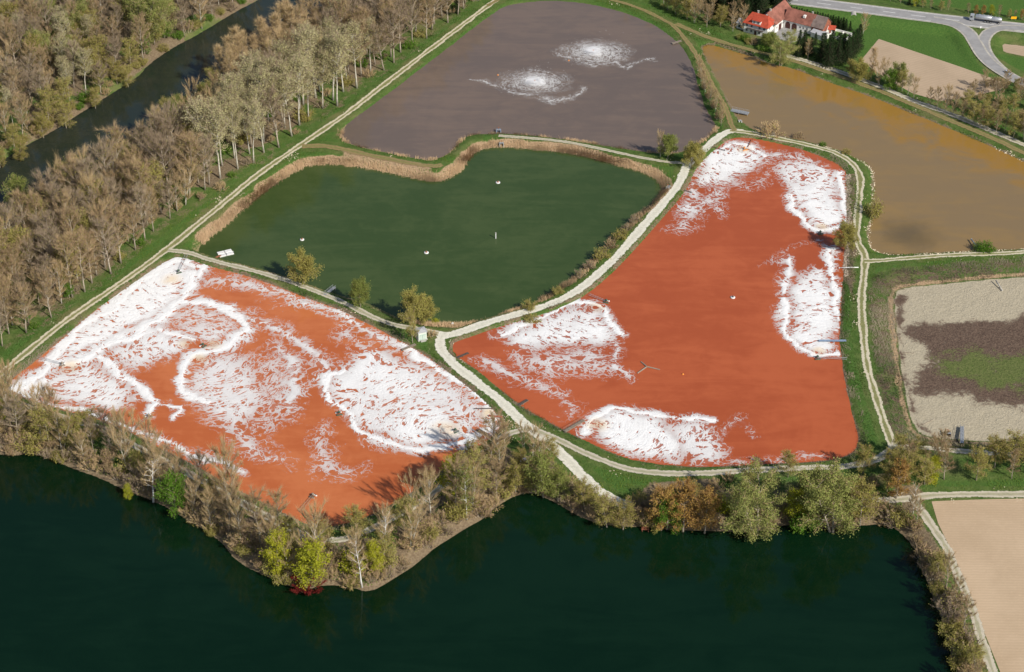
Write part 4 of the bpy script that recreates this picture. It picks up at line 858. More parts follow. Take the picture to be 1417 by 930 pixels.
plant('olive', 840, 728, 40, 'olive tree over the lake below the white track end', None, 'budding_tree', wide=1.2); plant('olive', 862, 732, 38, 'olive tree over the lake left of the jetty', None, 'budding_tree', wide=1.2)

# single trees on the dikes
plant('dome_olive', 419, 391, 38, 'round olive tree on the dike between left red and green pond', None, 'budding_tree', wide=.95)
plant('dome_green', 499, 424, 34, 'round green tree on the dike left of the hut', None, 'leafy_tree', wide=.85)
plant('dome_olive', 574, 449, 40, 'olive tree with two tops behind the hut', None, 'budding_tree', wide=.75); plant('dome_olive', 588, 446, 32, 'grey-olive tree right behind the hut', None, 'budding_tree')
plant('olive', 571, 474, 42, 'olive yellow tree in front of the hut', None, 'budding_tree', wide=.6)
plant('bright_bush', 602, 448, 7, 'small olive yellow bush on the shore right of the hut trees', None, 'bush')
plant('brush', 597, 466, 10, 'brown brush beside the hut', None, 'bush')
plant('tan', 914, 217, 34, 'tan bare tree at the corner of the grey pond', None, 'bare_tree', wide=.8); plant('dome_green', 924, 219, 29, 'green tree at the corner of the grey pond', None, 'leafy_tree', wide=.85)
plant('dome_olive', 957, 232, 30, 'olive tree beside the white track bend', None, 'budding_tree', wide=.9); plant('olive', 968, 228, 24, 'smaller olive tree at the northern foam corner', None, 'budding_tree')
plant('dome_olive', 1170, 347, 34, 'olive yellow tree on the eastern bank of the right red pond', None, 'leafy_tree', wide=.9)
plant('brush', 1068, 187, 18, 'grey brush on the shore of the ochre pond', None, 'bush', wide=1.4); plant('brush', 1105, 192, 12, 'small brown brush on the ochre pond shore', None, 'bush')
plant('green_bush', 1138, 201, 6, 'small green bush on the ochre pond shore', None, 'bush'); plant('olive_bush', 1171, 213, 8, 'small olive bush at the track bend by the ochre pond', None, 'bush')
plant('green_bush', 1362, 347, 12, 'green bush beside the pipe on the ochre pond', None, 'bush', wide=1.3); plant('olive_bush', 1208, 300, 26, 'olive bush on the western shore of the ochre pond', None, 'bush', wide=.6)
for k, (u, v, h, kd) in enumerate(((733,427,12,'olive_bush'),(736,441,14,'olive_bush'),(772,406,10,'olive_bush'),(802,384,12,'brush'),(816,372,12,'brush'),(832,357,14,'olive_bush'),(845,343,14,'brush'),(858,330,13,'olive_bush'),(868,318,10,'brush'),(880,308,12,'brush'))):
    plant(kd, u, v, h, 'bush on the dike between green and right red pond', 'bushes on the dike beside the white track', 'bush')
for k in range(17):                                                    # hedge on the dike between grey and ochre pond
    t = k / 16; u = np.interp(t, [0, .35, .7, 1], [966, 977, 988, 1000]); v = np.interp(t, [0, .35, .7, 1], [98, 126, 150, 174])
    plant(('tan', 'brown', 'brush')[k % 3], u + rnd.uniform(-3, 3), v, (22, 20, 12)[k % 3], 'tan bush or small tree in the hedge between grey and ochre pond', 'hedge between grey and ochre pond', 'bare_tree' if k % 3 < 2 else 'bush', wide=.9)
# behind the grey pond and around the farm
wood([(860,-12),(905,5),(950,28),(990,42),(1030,52),(1030,30),(985,15),(940,-12)], 5.4, 41, {'brown': (4, 1.0, 'bare brown tree beyond the grey pond', 'brown_tree'), 'olive': (2, .9, 'olive budding tree beyond the grey pond', 'budding_tree'), 'tan': (2, 1.0, 'tan bare tree beyond the grey pond', 'tan_tree')}, (20, 34), 'trees beyond the grey pond')
wood([(978,16),(1005,28),(1034,34),(1062,22),(1088,8),(1090,-4),(1050,-14),(978,-14)], 4.0, 42, {'spruce': (1, 1.0, 'dark conifer in the dense stand behind the farmhouse', 'conifer_tree')}, (34, 48), 'conifer stand behind the farmhouse')
for k in range(22): t = k / 21; plant('spruce', 1094 + 76 * t, 24 + 17 * t + 1.2 * (k % 2), 17, 'dark conifer in the trimmed hedge behind the barn', 'conifer hedge behind the barn', 'conifer_tree', wide=1.25)
for u, v, h in ((1106,66,26),(1112,74,34),(1104,78,30),(1128,62,18),(1136,84,40),(1146,92,46),(1150,80,40),(1158,88,44),(1166,82,38),(1172,86,40),(1178,78,36),(1184,72,34),(1188,66,34),(1140,74,30),(1122,76,26),(1162,74,30)):
    plant('spruce', u, v, h, 'dark conifer in the group right of the farm yard', 'conifers right of the farm yard', 'conifer_tree', wide=1.1)
plant('spruce', 1176, 42, 14, 'small single conifer below the culvert', None, 'conifer_tree'); plant('tan', 1194, 48, 26, 'pale bare round tree in the meadow below the culvert', None, 'bare_tree', wide=1.2)
plant('brown', 1118, 82, 26, 'brown bare tree among the conifers by the yard', None, 'bare_tree')
plant('willow', 1080, 90, 40, 'broad pale green willow between farmhouse and ochre pond', None, 'willow_tree', wide=.9); plant('dome_green', 1060, 66, 18, 'green tree in front of the farmhouse', None, 'leafy_tree'); plant('dome_green', 1068, 64, 17, 'second green tree in front of the farmhouse gable', None, 'leafy_tree')
for u, v, h, kd in ((1030,56,9,'green_bush'),(1036,60,8,'olive_bush'),(1043,62,10,'brush'),(1025,54,8,'olive_bush'),(1054,70,9,'green_bush')): plant(kd, u, v, h, 'garden bush in front of the farmhouse', 'bushes in front of the farmhouse', 'bush')
plant('dome_olive', 1188, 112, 26, 'dense olive tree on the lane left of the bare field', None, 'budding_tree', wide=1.05); plant('olive', 1176, 104, 20, 'lower olive tree beside the dense one on the lane', None, 'budding_tree')
for u, v, h, kd in ((1205,110,40,'upright'),(1216,118,32,'tan'),(1225,112,28,'tan'),(1232,124,26,'fresh'),(1240,122,34,'green'),(1248,126,28,'olive'),(1256,132,30,'poplar'),(1264,136,26,'tan'),(1286,148,26,'brown'),(1296,152,30,'brown'),(1308,156,34,'tan'),(1318,160,30,'brown'),(1330,166,26,'brown'),(1346,172,28,'olive'),(1356,178,26,'brown'),(1366,180,28,'olive'),(1378,186,30,'brown'),(1390,182,28,'brown'),(1402,190,34,'olive'),(1416,194,36,'brown'),(1430,200,36,'olive')):
    plant(kd, u, v, h, 'tree in the row along the lane beyond the ochre pond', 'trees along the lane beyond the ochre pond', {'fresh': 'leafy_tree', 'green': 'leafy_tree', 'olive': 'budding_tree', 'poplar': 'poplar_tree', 'upright': 'poplar_tree'}.get(kd, 'bare_tree'))
wood([(1330,150),(1345,128),(1385,118),(1440,128),(1470,180),(1410,180),(1360,168)], 5.0, 43, {'brown': (4, 1.0, 'bare brown tree in the thicket above the lane', 'brown_tree'), 'olive': (2, .8, 'olive budding tree in the thicket above the lane', 'budding_tree'), 'brush': (2, .5, 'brown brush in the thicket above the lane', 'bush')}, (20, 30), 'thicket above the lane')
for u, v, h, kd in ((1232,2,12,'brown'),(1246,5,14,'brown'),(1258,7,16,'spruce'),(1266,9,16,'bright'),(1277,11,14,'olive'),(1288,13,14,'brown'),(1302,15,13,'olive'),(1312,15,15,'brown'),(1340,19,14,'brown'),(1350,20,12,'rust'),(1360,21,13,'rust'),(1372,22,14,'bright'),(1382,24,16,'brown'),(1396,25,11,'olive'),(1404,26,12,'brown'),(1414,28,14,'rust'),(1222,0,12,'fresh'),(1210,-2,12,'brown')):
    plant(kd, u, v, h, 'small tree in the row beyond the main road', 'trees beyond the main road', {'spruce': 'conifer_tree', 'bright': 'leafy_tree', 'fresh': 'leafy_tree', 'olive': 'budding_tree', 'rust': 'rusty_tree'}.get(kd, 'bare_tree'))

# ------------------------------------------------------------------ reeds, grass and stones on the banks (uncountable)
def upright_tris(name, label, cat, P3, h, w, mat, seed, lean=.25):
    r = np.random.RandomState(seed); n = len(P3); a = r.uniform(0, 6.28, n); s_ = np.stack([np.cos(a), np.sin(a), np.zeros(n)], 1) * (w * r.uniform(.5, 1.2, n))[:, None]
    tip = P3 + np.stack([r.normal(0, lean, n), r.normal(0, lean, n), np.ones(n)], 1) * (h * r.uniform(.5, 1.15, n))[:, None]
    me = tri_mesh(name, np.stack([P3 - s_, P3 + s_, tip], 1).reshape(-1, 3), np.arange(n * 3).reshape(n, 3), mat)
    return tag(link(name, me), label, cat, None, 'stuff')
FINE = (slice(len(far), -len(far)), slice(len(far), -len(far)))
def pick(mask, n, seed):
    m = mask[FINE]; x = GX[FINE]; y = GY[FINE]; z = H[FINE]; r = np.random.RandomState(seed); pr = m.ravel() / m.sum(); k = r.choice(m.size, n, p=pr)
    X = x.ravel()[k] + r.uniform(-.7, .7, n) * STEP; Y = y.ravel()[k] + r.uniform(-.7, .7, n) * STEP
    i = np.clip((X - fx[0]) / STEP, 0, len(fx) - 1.01); j = np.clip((Y - fy[0]) / STEP, 0, len(fy) - 1.01); a = i.astype(int); b = j.astype(int); s_ = i - a; t = j - b
    Z = (z[b, a] * (1 - s_) + z[b, a + 1] * s_) * (1 - t) + (z[b + 1, a] * (1 - s_) + z[b + 1, a + 1] * s_) * t
    return np.stack([X, Y, Z - .03], 1)
in_field = np.minimum.reduce([sdf(GX, GY, PP(f[1]), 8.0) for f in FIELDS]) < .8
west_c = ~e_shore & (dA > 14)
clumpy = sstep(.35, .65, fbm(GX, GY, 4.5, 3))
upright_tris('reed_bed', 'pinkish tan dry reeds fringing the green pond', 'reeds', pick(((dC > -.6) & (dC < 4.2) & west_c) * (.25 + clumpy) * sstep(4.4, 1, dC), 26000, 1), 1.7, .09, M_REED, 1)
upright_tris('reed_bed', 'dry reeds on the green pond shore beside the white track', 'reeds', pick(((dC > -.3) & (dC < 4.0) & e_shore & (near_track > 1)) * clumpy, 5000, 2), 1.5, .08, M_REED, 2)
upright_tris('reed_bed', 'dry stalks along the near shore of the grey pond', 'reeds', pick(((dD > -.4) & (dD < 1.6) & (GY < P(800, 175)[1])) * clumpy, 3500, 3), 1.5, .08, M_REED, 3)
upright_tris('dead_stalks', 'grey dead stalks on the slope of the dry basin', 'stalks', pick(((dF > -.3) & (dF < 11)) * (.3 + clumpy) * (near_track > 1.2), 22000, 4), .9, .10, M_REEDGREY, 4, .5)
upright_tris('dead_stalks', 'grey brown stalks around the banks of the red ponds', 'stalks', pick(((np.minimum(dA, dB) > .2) & (np.minimum(dA, dB) < 3.6) & (near_track > .8)) * clumpy ** 2, 12000, 5), .7, .09, M_REEDGREY, 5, .5)
upright_tris('grass', 'rough green grass on the dikes', 'grass', pick(((near_track > .3) & (near_track < 9) & (np.minimum.reduce([dA, dB, dC, dD, dE, dG]) > 1.2) & (bed < .1)) * (.2 + sstep(.4, .7, nz)) * (litter < .6) * ~in_field, 42000, 6), .55, .16, M_GRASSBLADE, 6, .5)
upright_tris('grass', 'rough green grass on the wood floor', 'grass', pick((litter > .45) * sstep(.5, .68, nz2) * (dG > 2) * (dH > 2) * ~in_field, 22000, 7), .6, .2, M_GRASSBLADE, 7, .5)
M_STONE = plain('bank stones', (.36, .29, .22), .95, .35, .8); M_STONE_PALE = plain('pale stones', (.58, .50, .36), .95, .2, .8)
def stones(name, label, pts, size, mat, seed):
    r = np.random.RandomState(seed); m = MB(); base = np.array([(1, 0, 0), (-1, 0, 0), (0, 1, 0), (0, -1, 0), (0, 0, .8), (0, 0, -.8)]); F = [(0, 2, 4), (2, 1, 4), (1, 3, 4), (3, 0, 4), (2, 0, 5), (1, 2, 5), (3, 1, 5), (0, 3, 5)]
    for p in pts:
        a = r.uniform(0, 6.28); v = base * r.uniform(.6, 1.3, (6, 3)) * size * r.uniform(.5, 1.3); c, s_ = math.cos(a), math.sin(a); v = np.stack([v[:, 0] * c - v[:, 1] * s_, v[:, 0] * s_ + v[:, 1] * c, v[:, 2]], 1); m.add(v + p + np.array([0, 0, .05]), F)
    return tag(m.build(name, mat), label, 'stones', None, 'stuff')
east_b = (GX > P(1150, 300)[0]) & (GY < P(1170, 240)[1]) & (GY > P(1190, 620)[1])
stones('riprap', 'brown stones lining the eastern bank of the right red pond', pick(((dB > -.6) & (dB < 1.3) & east_b).astype(float), 1500, 8), .45, M_STONE, 8)
stones('riprap', 'pale stones on the shores of the ochre pond', pick(((dE > -.5) & (dE < 1.2) & (GY < P(1200, 200)[1])).astype(float), 700, 9), .38, M_STONE_PALE, 9)
stones('scattered_stones', 'pale stones scattered beside the tracks', pick(((near_track > .3) & (near_track < 3)) * sstep(.66, .8, nz) * (dG > 8), 500, 10), .3, M_STONE_PALE, 10)

# ------------------------------------------------------------------ jetties, aerators, pipes
M_WOOD = plain('weathered wood', (.27, .22, .17), .9, .25, 2); M_DARKWOOD = plain('dark timber', (.09, .07, .06), .9, .3, 2); M_STEEL = plain('galvanised steel', (.45, .46, .47), .5, .15, 1.5, .5)
M_WHITE = plain('white plastic', (.75, .74, .72), .6, .1, 1); M_RUST = plain('rusty steel', (.30, .12, .06), .85, .3, 3); M_MOTOR = plain('green motor housing', (.07, .11, .07), .6, .2, 2); M_REDPIPE = plain('red pipe', (.42, .05, .04), .6, .15, 2)
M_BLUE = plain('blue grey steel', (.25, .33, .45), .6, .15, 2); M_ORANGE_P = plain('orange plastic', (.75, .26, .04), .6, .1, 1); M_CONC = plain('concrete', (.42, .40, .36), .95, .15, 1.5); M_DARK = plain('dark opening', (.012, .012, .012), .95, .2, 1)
M_REDWOOD = plain('reddish boards', (.30, .11, .065), .85, .25, 2)
def line3(p0, p1, z0, z1):
    a = P(p0[0], p0[1], z0); b = P(p1[0], p1[1], z1); return a, b
def jetty(label, p0, p1, z0, z1, w=1.2, deck=M_WOOD, rail=M_STEEL, rails=True, bottom=-1.6, name='jetty', cat='jetty'):
    a, b = line3(p0, p1, z0, z1); d = b - a; L = np.linalg.norm(d); rz = math.atan2(d[1], d[0]); sl = (b[2] - a[2]) / L
    o = empty(name, a, rz); n = max(4, int(L / .5)); m = MB()
    for k in range(n): x = (k + .5) * L / n; m.box((x, 0, sl * x), (L / n * .86, w, .07))
    m.build('deck', deck, o)
    for s_ in (-1, 1):
        m = MB(); m.tube([(0, s_ * w * .42, -.14), (L, s_ * w * .42, sl * L - .14)], .09, 5); m.build('beam', rail, o)
        if rails:
            m = MB(); m.tube([(0, s_ * w * .48, 1.0), (L, s_ * w * .48, sl * L + 1.0)], .045, 5); m.tube([(0, s_ * w * .48, .5), (L, s_ * w * .48, sl * L + .5)], .03, 5)
            for k in range(int(L / 1.8) + 1): x = min(L, k * 1.8 + .05); m.tube([(x, s_ * w * .48, sl * x), (x, s_ * w * .48, sl * x + 1.0)], .035, 5)
            m.build('railing', rail, o)
        for q in (.45, .97): x = L * q; m = MB(); m.tube([(x, s_ * w * .4, bottom - a[2] - .6), (x, s_ * w * .4, sl * x)], .1, 6); m.build('post', rail, o)
    return tag(o, label, cat)
def aerator(label, px, z, shore=None, rz=0., name='floating_aerator', col=M_MOTOR, armmat=M_STEEL, z1=.2):
    c = P(px[0], px[1], z); o = empty(name, c, rz)
    for s_ in (-1, 1):
        m = MB(); m.tube([(-1.2, s_ * .8, .1), (-1.05, s_ * .8, .12), (1.05, s_ * .8, .12), (1.2, s_ * .8, .1)], [.1, .28, .28, .1], 8); m.build('float', M_WHITE if s_ > 0 else col, o, True)
    m = MB()
    for x in (-.7, .7): m.box((x, 0, .42), (.12, 1.9, .1))
    for y in (-.8, .8): m.box((0, y, .52), (2.0, .12, .1))
    m.build('frame', M_DARKWOOD, o)
    m = MB(); m.lathe([(.18, 0), (.42, .1), (.42, .75), (.3, .9), (.1, .95)], (0, 0, .5), 10); m.build('motor', col, o, True)
    if shore is not None:
        b = P(shore[0], shore[1], z1) - c; k, q = math.cos(-rz), math.sin(-rz); b = np.array([b[0] * k - b[1] * q, b[0] * q + b[1] * k, b[2]])
        sd = np.array([-b[1], b[0], 0]); sd = sd / np.linalg.norm(sd) * .35; m = MB()
        for s_ in (-1, 1): m.tube([sd * s_ + (0, 0, .55), b + sd * s_ * 1.6], .07, 5)
        for t in np.linspace(.1, .9, 7): m.tube([b * t - sd * (1 + .6 * t) + (0, 0, .55 * (1 - t)), b * t + sd * (1 + .6 * t) + (0, 0, .55 * (1 - t))], .04, 4)
        m.build('arm', armmat, o)
    return tag(o, label, 'aerator')
def pipe(label, p0, p1, z0, z1, r, mat, name='outlet_pipe', flange=True):
    a, b = line3(p0, p1, z0, z1); o = empty(name, a); m = MB(); m.tube([(0, 0, 0), (b - a) * .5 + (0, 0, .05), b - a], r, 8); m.build('pipe', mat, o, True)
    d = (b - a) / np.linalg.norm(b - a); m = MB(); m.tube([b - a - d * .15, b - a + d * .05], r * 1.5, 8); m.build('flange', mat, o)
    m = MB(); m.tube([(b - a) * .6 + (0, 0, -1.5), (b - a) * .6], r * .6, 6); m.build('support', M_DARKWOOD, o)
    return tag(o, label, 'pipe')
aerator('floating aerator in the white foam at the top corner of the left red pond', (247,377), Z_A, (258,352), .5)
aerator('floating aerator at the western corner of the left red pond held by a long arm', (86,505), Z_A, (52,494), .2, col=M_WOOD)
aerator('floating aerator in the middle of the foam loops of the left red pond', (281,479), Z_A, None, .9)
aerator('floating aerator near the lower foam band of the left red pond', (206,577), Z_A, (188,590), .6, col=M_WOOD)
aerator('floating aerator in open red water left of the round foam field', (469,573), Z_A, None, .3)
aerator('floating aerator with long arm at the bottom tip of the left red pond', (433,687), Z_A, (415,707), -.5, col=M_WOOD, armmat=M_WOOD)
aerator('floating aerator in the round foam field near the track fork', (630,597), Z_A, (658,611), .7)
jetty('dark jetty reaching into pale foam at the track fork corner of the left red pond', (680,604), (661,594), .1, .1, 1.3, M_DARKWOOD, M_DARKWOOD)
pipe('thin dark pipe into the left red pond above the red pipe', (682,565), (656,565.5), .1, -.3, .14, M_DARKWOOD)
pipe('short red pipe at the eastern tip of the left red pond', (695,577), (677,575), .2, -.2, .28, M_REDPIPE)
jetty('small grey jetty in front of the hut', (575,476), (556,484), .1, -.2, 1.2, M_WOOD, M_WOOD, False)
aerator('floating aerator at the lower end of the oblong foam field, dark, on a long arm', (1131,496), Z_B, (1172,496), .1)
aerator('floating aerator beside the olive tree on the right red pond, on a long arm', (1135,323), Z_B, (1166,325), .2)
pipe('white pipe into the right red pond near the track crossing', (1188,370), (1161,370.5), .2, -.3, .2, M_WHITE)
jetty('blue grey walkway over the oblong foam field', (1171,471), (1133,471), .2, -.1, 1.0, M_BLUE, M_BLUE, False, -1.6, 'walkway', 'walkway')
aerator('floating aerator at the top of the north-western foam on the right red pond', (839,418), Z_B, (815,407), -.3)
jetty('wooden ladder jetty left of the southern foam', (781,597), (808,581), .1, -.1, 1.5, M_WOOD, M_WOOD, True)
jetty('short dark jetty halfway up the white track in the right red pond', (717,561), (730,553), .1, -.2, 1.2, M_DARKWOOD, M_WOOD, False)
jetty('low dark jetty at the western tip of the right red pond', (632,495), (648,488), .1, -.3, 1.0, M_DARKWOOD, M_DARKWOOD, False)
pipe('dark pole over foam at the northern bank of the right red pond', (985,203), (1003,208), .1, -.3, .15, M_DARKWOOD, 'pole')
pipe('short dark pole on the upper western bank of the right red pond', (947,263), (957,266), .1, -.3, .16, M_DARKWOOD, 'pole')
pipe('brown pole standing into foam at the northernmost bank', (1042,192), (1035,203), .3, -.3, .15, M_RUST, 'pole')
aerator('floating aerator in the northern foam blob of the right red pond', (1030,207), Z_B, None, .4, col=M_ORANGE_P)
def arms(label, c, ends, z, mat):
    o = empty('three_armed_float', P(*c, z)); o0 = P(*c, z); m = MB(); m.lathe([(.3, 0), (.5, .15), (.35, .4), (.1, .5)], (0, 0, 0), 10); m.build('hub', M_RUST, o)
    for e in ends: b = P(*e, z) - o0; m = MB(); m.tube([(0, 0, .2), b + (0, 0, .15)], [.3, .24], 7); m.build('arm', mat, o)
    return tag(o, label, 'float')
arms('three-armed floating boom on the right red pond', (895,508), [(887,501),(882,517),(913,512)], Z_B, M_WOOD)
def disc_float(label, px, z, r=1.0, top=M_RUST):
    o = empty('round_float', P(*px, z)); m = MB(); m.lathe([(r * .75, -.1), (r, .05), (r, .3), (r * .8, .42), (r * .45, .36)], (0, 0, 0), 16); m.build('ring', M_WHITE, o, True)
    m = MB(); m.lathe([(r * .42, .2), (r * .42, .55), (r * .25, .8), (r * .1, .95)], (0, 0, 0), 10); m.build('hub', top, o)
    return tag(o, label, 'float')
disc_float('round white float at the upper end of the green pond', (689,253), Z_C); disc_float('round white float nearest the hut on the green pond', (590,350), Z_C); disc_float('round white float on the left side of the green pond', (418,332), Z_C, .9)
disc_float('round grey float alone in the middle of the right red pond', (1014,412), Z_B, .95, M_DARKWOOD)
def buoy(label, px, z, r, mat):
    m = MB(); m.lathe([(r * .2, -r * .6), (r * .8, -r * .4), (r, 0), (r * .8, r * .5), (r * .3, r * .8), (r * .1, r * 1.3)], tuple(P(*px, z)), 10); o = m.build('buoy', mat, None, True); return tag(o, label, 'buoy')
buoy('small orange buoy in the red water right of the three-armed boom', (945,518), Z_B, .45, M_ORANGE_P); buoy('tiny orange buoy left of the nearer fountain', (689,104), Z_D, .4, M_ORANGE_P); buoy('tiny orange buoy below the farther fountain', (787,84), Z_D, .4, M_ORANGE_P)
o = empty('measuring_post', P(686,330,Z_C)); m = MB(); m.tube([(0, 0, -1), (0, 0, 2.6)], .2, 8); m.build('post', M_WHITE, o); m = MB(); m.tube([(0, 0, 2.6), (0, 0, 2.85)], .28, 8); m.build('cap', M_CONC, o); tag(o, 'pale post standing in the green pond', 'post')
# pontoon dock of the green pond
o = empty('pontoon_dock', P(312,351,Z_C), .45)
for k, (x, y) in enumerate(((-1.6, 1.1), (1.6, 1.1), (-1.6, -1.1), (1.6, -1.1))): m = MB(); m.box((x, y, .2), (2.9, 1.7, .5)); m.build('pontoon', M_WHITE, o)
m = MB(); m.tube([(-3, -1.8, .5), (-3, -1.8, 1.4), (3, -1.8, 1.4), (3, -1.8, .5)], .06, 5); m.tube([(0, -1.8, .5), (0, -1.8, 1.4)], .06, 5); m.build('railing', M_STEEL, o)
m = MB(); m.box((-4.6, -2.2, .7), (4.5, 1.0, .12), .35); m.build('gangway', M_RUST, o); tag(o, 'white pontoon dock at the western corner of the green pond', 'dock')
jetty('sloping grey jetty on the green pond between the two dike trees', (449,408), (463,397), .1, -.6, 1.3, M_STEEL, M_STEEL)
def sluice(label, px, z, rz, s_=1.0, mat=M_CONC):
    o = empty('sluice_box', (*P(*px, z)[:2], z), rz, s_); m = MB(); m.box((0, .6, .2), (1.6, .25, 1.8)); m.box((-.8, 0, .2), (.25, 1.4, 1.8)); m.box((.8, 0, .2), (.25, 1.4, 1.8)); m.build('wall', mat, o)
    m = MB(); m.box((0, -.2, 1.14), (1.7, .7, .08)); m.build('grating', M_STEEL, o); m = MB(); m.tube([(0, .3, 1.1), (0, .3, 1.9)], .06, 6); m.lathe([(.3, 0), (.3, .06)], (0, .3, 1.9), 10); m.build('gate_wheel', M_RUST, o); return tag(o, label, 'sluice')
sluice('small concrete sluice on the upper bank of the green pond', (694,201), -1.2, .1, 1.1); sluice('dark sluice box standing in the near edge of the grey pond', (690,183), -.6, 0, 1.2, M_BLUE); sluice('concrete sluice at the eastern corner of the green pond', (925,262), -.8, 1.2, 1.2)
jetty('short wooden jetty on the right shore of the grey pond', (943,56), (930,60), .1, -.1, 1.4, M_WOOD, M_WOOD, False)
jetty('broad grey jetty at the western shore of the ochre pond', (1012,152), (1036,157), .1, -.2, 3.0, M_STEEL, M_STEEL)
pipe('grey pipe rising from the near shore of the ochre pond', (1353,343), (1344,331), .2, .1, .28, M_STEEL); sluice('pale small sluice box below the broad jetty', (1024,169), -.4, .3, .8, M_WHITE)
jetty('steel footbridge at the lower bank of the dry basin', (1331,613), (1331,590), 0, -.9, 1.3, M_STEEL, M_STEEL, True, -2.4, 'footbridge', 'footbridge')
sluice('dark sluice box left of the steel footbridge in the dry basin', (1311,603), Z_F, 0, 1.2, M_DARKWOOD)
pipe('grey inflow pipe at the upper bank of the dry basin', (1378,388), (1387,402), -.6, Z_F + .35, .25, M_CONC)
for lb, a, b in (('thin pale pole lying on the bed of the dry basin', (1247,488), (1265,489)), ('thin pale pole lying near the lower corner of the dry basin', (1277,588), (1291,581))):
    q0 = P(*a, Z_F); q1 = P(*b, Z_F); m = MB(); m.tube([q0 + (0, 0, .15), (q0 + q1) / 2 + (0, 0, .2), q1 + (0, 0, .15)], [.14, .12, .08], 6); tag(m.build('fallen_pole', M_WOOD), lb, 'pole')
o = jetty('small red wooden jetty on the lake shore', (893,722), (893,733), -.6, -1.8, 2.6, M_REDWOOD, M_REDWOOD, False, -3.2)
# fountains
def fountain(px, lab1, lab2, seed):
    c = P(*px, Z_D); o = empty('fountain_float', c); m = MB(); m.lathe([(.7, -.1), (.9, .1), (.7, .3), (.3, .4)], (0, 0, 0), 12); m.build('float', M_WHITE, o); m = MB(); m.lathe([(.35, .4), (.35, .75), (.16, 1.3), (.16, 1.6)], (0, 0, 0), 10); m.build('nozzle', M_ORANGE_P, o); tag(o, lab1, 'fountain')
    r = np.random.RandomState(seed); n = 9000; t = r.uniform(0, 1, n); a = r.uniform(0, 6.28, n); R_ = r.gamma(2.0, 2.6, n) + 1.0; h = (1.2 + .12 * R_) * 4 * t * (1 - t) + .05
    p = c + np.stack([np.cos(a) * R_ * t, np.sin(a) * R_ * t, h], 1) + r.normal(0, .08, (n, 3)); p[:, 2] = np.maximum(p[:, 2], Z_D + .06); s_ = unit(r.normal(size=(n, 3))) * .15; q = unit(r.normal(size=(n, 3))) * .15
    me = tri_mesh('spray', np.stack([p - s_, p + s_, p + q], 1).reshape(-1, 3), np.arange(n * 3).reshape(n, 3), MATS['spray']); tag(link('water_spray', me), lab2, 'spray', None, 'stuff')
plain('spray', (.9, .9, .92), .4, .02, 1)
fountain((740,115), 'fountain float with orange nozzle, the nearer one in the grey pond', 'white water spray of the nearer fountain', 1); fountain((821,73), 'fountain float with orange nozzle, the farther one in the grey pond', 'white water spray of the farther fountain', 2)
# bird-white marker box near the hut, debris on the bank below the fork
m = MB(); q = P(626,449,-1.2); m.box(q + (0, 0, .3), (.9, .7, .6), .3); m.box(q + (.1, .05, .72), (.5, .4, .25), .3); tag(m.build('white_box', M_WHITE), 'small white box at the green pond shore right of the hut', 'box')
o = empty('scrap_frame', on_ground(724,640), .3); m = MB(); m.box((0, 0, .5), (2.2, 1.6, 1.0)); m.build('crate', M_WOOD, o); m = MB(); m.tube([(1.0, -.5, .6), (2.2, -4.5, .35)], .2, 7); m.build('pipe', M_STEEL, o); m = MB(); m.box((0, 0, 1.06), (2.5, 1.9, .1), .1); m.build('lid', M_WHITE, o); tag(o, 'grey crate with a pale pipe on the grass below the track fork', 'crate')

# ------------------------------------------------------------------ buildings
M_PLASTER = plain('white plaster', (.80, .78, .73), .9, .06, .5); M_PLASTER_G = plain('greenish white plaster', (.62, .66, .60), .9, .08, .6); M_TILE_RED = plain('bright red roof tiles', (.42, .07, .035), .8, .2, .8); M_TILE_OLD = plain('weathered red roof tiles', (.26, .105, .075), .85, .3, .4); M_TILE_GREY = plain('grey brown old tiles', (.20, .15, .13), .85, .25, .5)
M_PANE = plain('window glass', (.03, .035, .045), .12, .2, 1, 0, .5); M_DOOR = plain('dark barn door', (.085, .035, .03), .8, .25, 2); M_GREYROOF = plain('grey roof sheet', (.42, .42, .43), .7, .12, 1); M_DOORG = plain('pale green door', (.38, .50, .42), .7, .1, 2)
def window(o, x, y, z, w, h, axis, sgn, mat=M_PANE):
    """frame with recessed pane on a wall: axis 'x' means the wall faces +-x"""
    m = MB(); t = .10
    for dx, dz, ww, hh in ((0, h / 2, w + .2, t), (0, -h / 2, w + .2, t), (-w / 2, 0, t, h - t), (w / 2, 0, t, h - t), (0, 0, .06, h - t)):
        m.box((x, y + dx, z + dz) if axis == 'x' else (x + dx, y, z + dz), (.12, ww, hh) if axis == 'x' else (ww, .12, hh))
    f = m.build('window', M_WHITE, o); m = MB(); m.box((x + (.0 if axis == 'x' else 0), y, z), (.05, w - t, h - t) if axis == 'x' else (w - t, .05, h - t)); m.build('pane', mat, f); return f
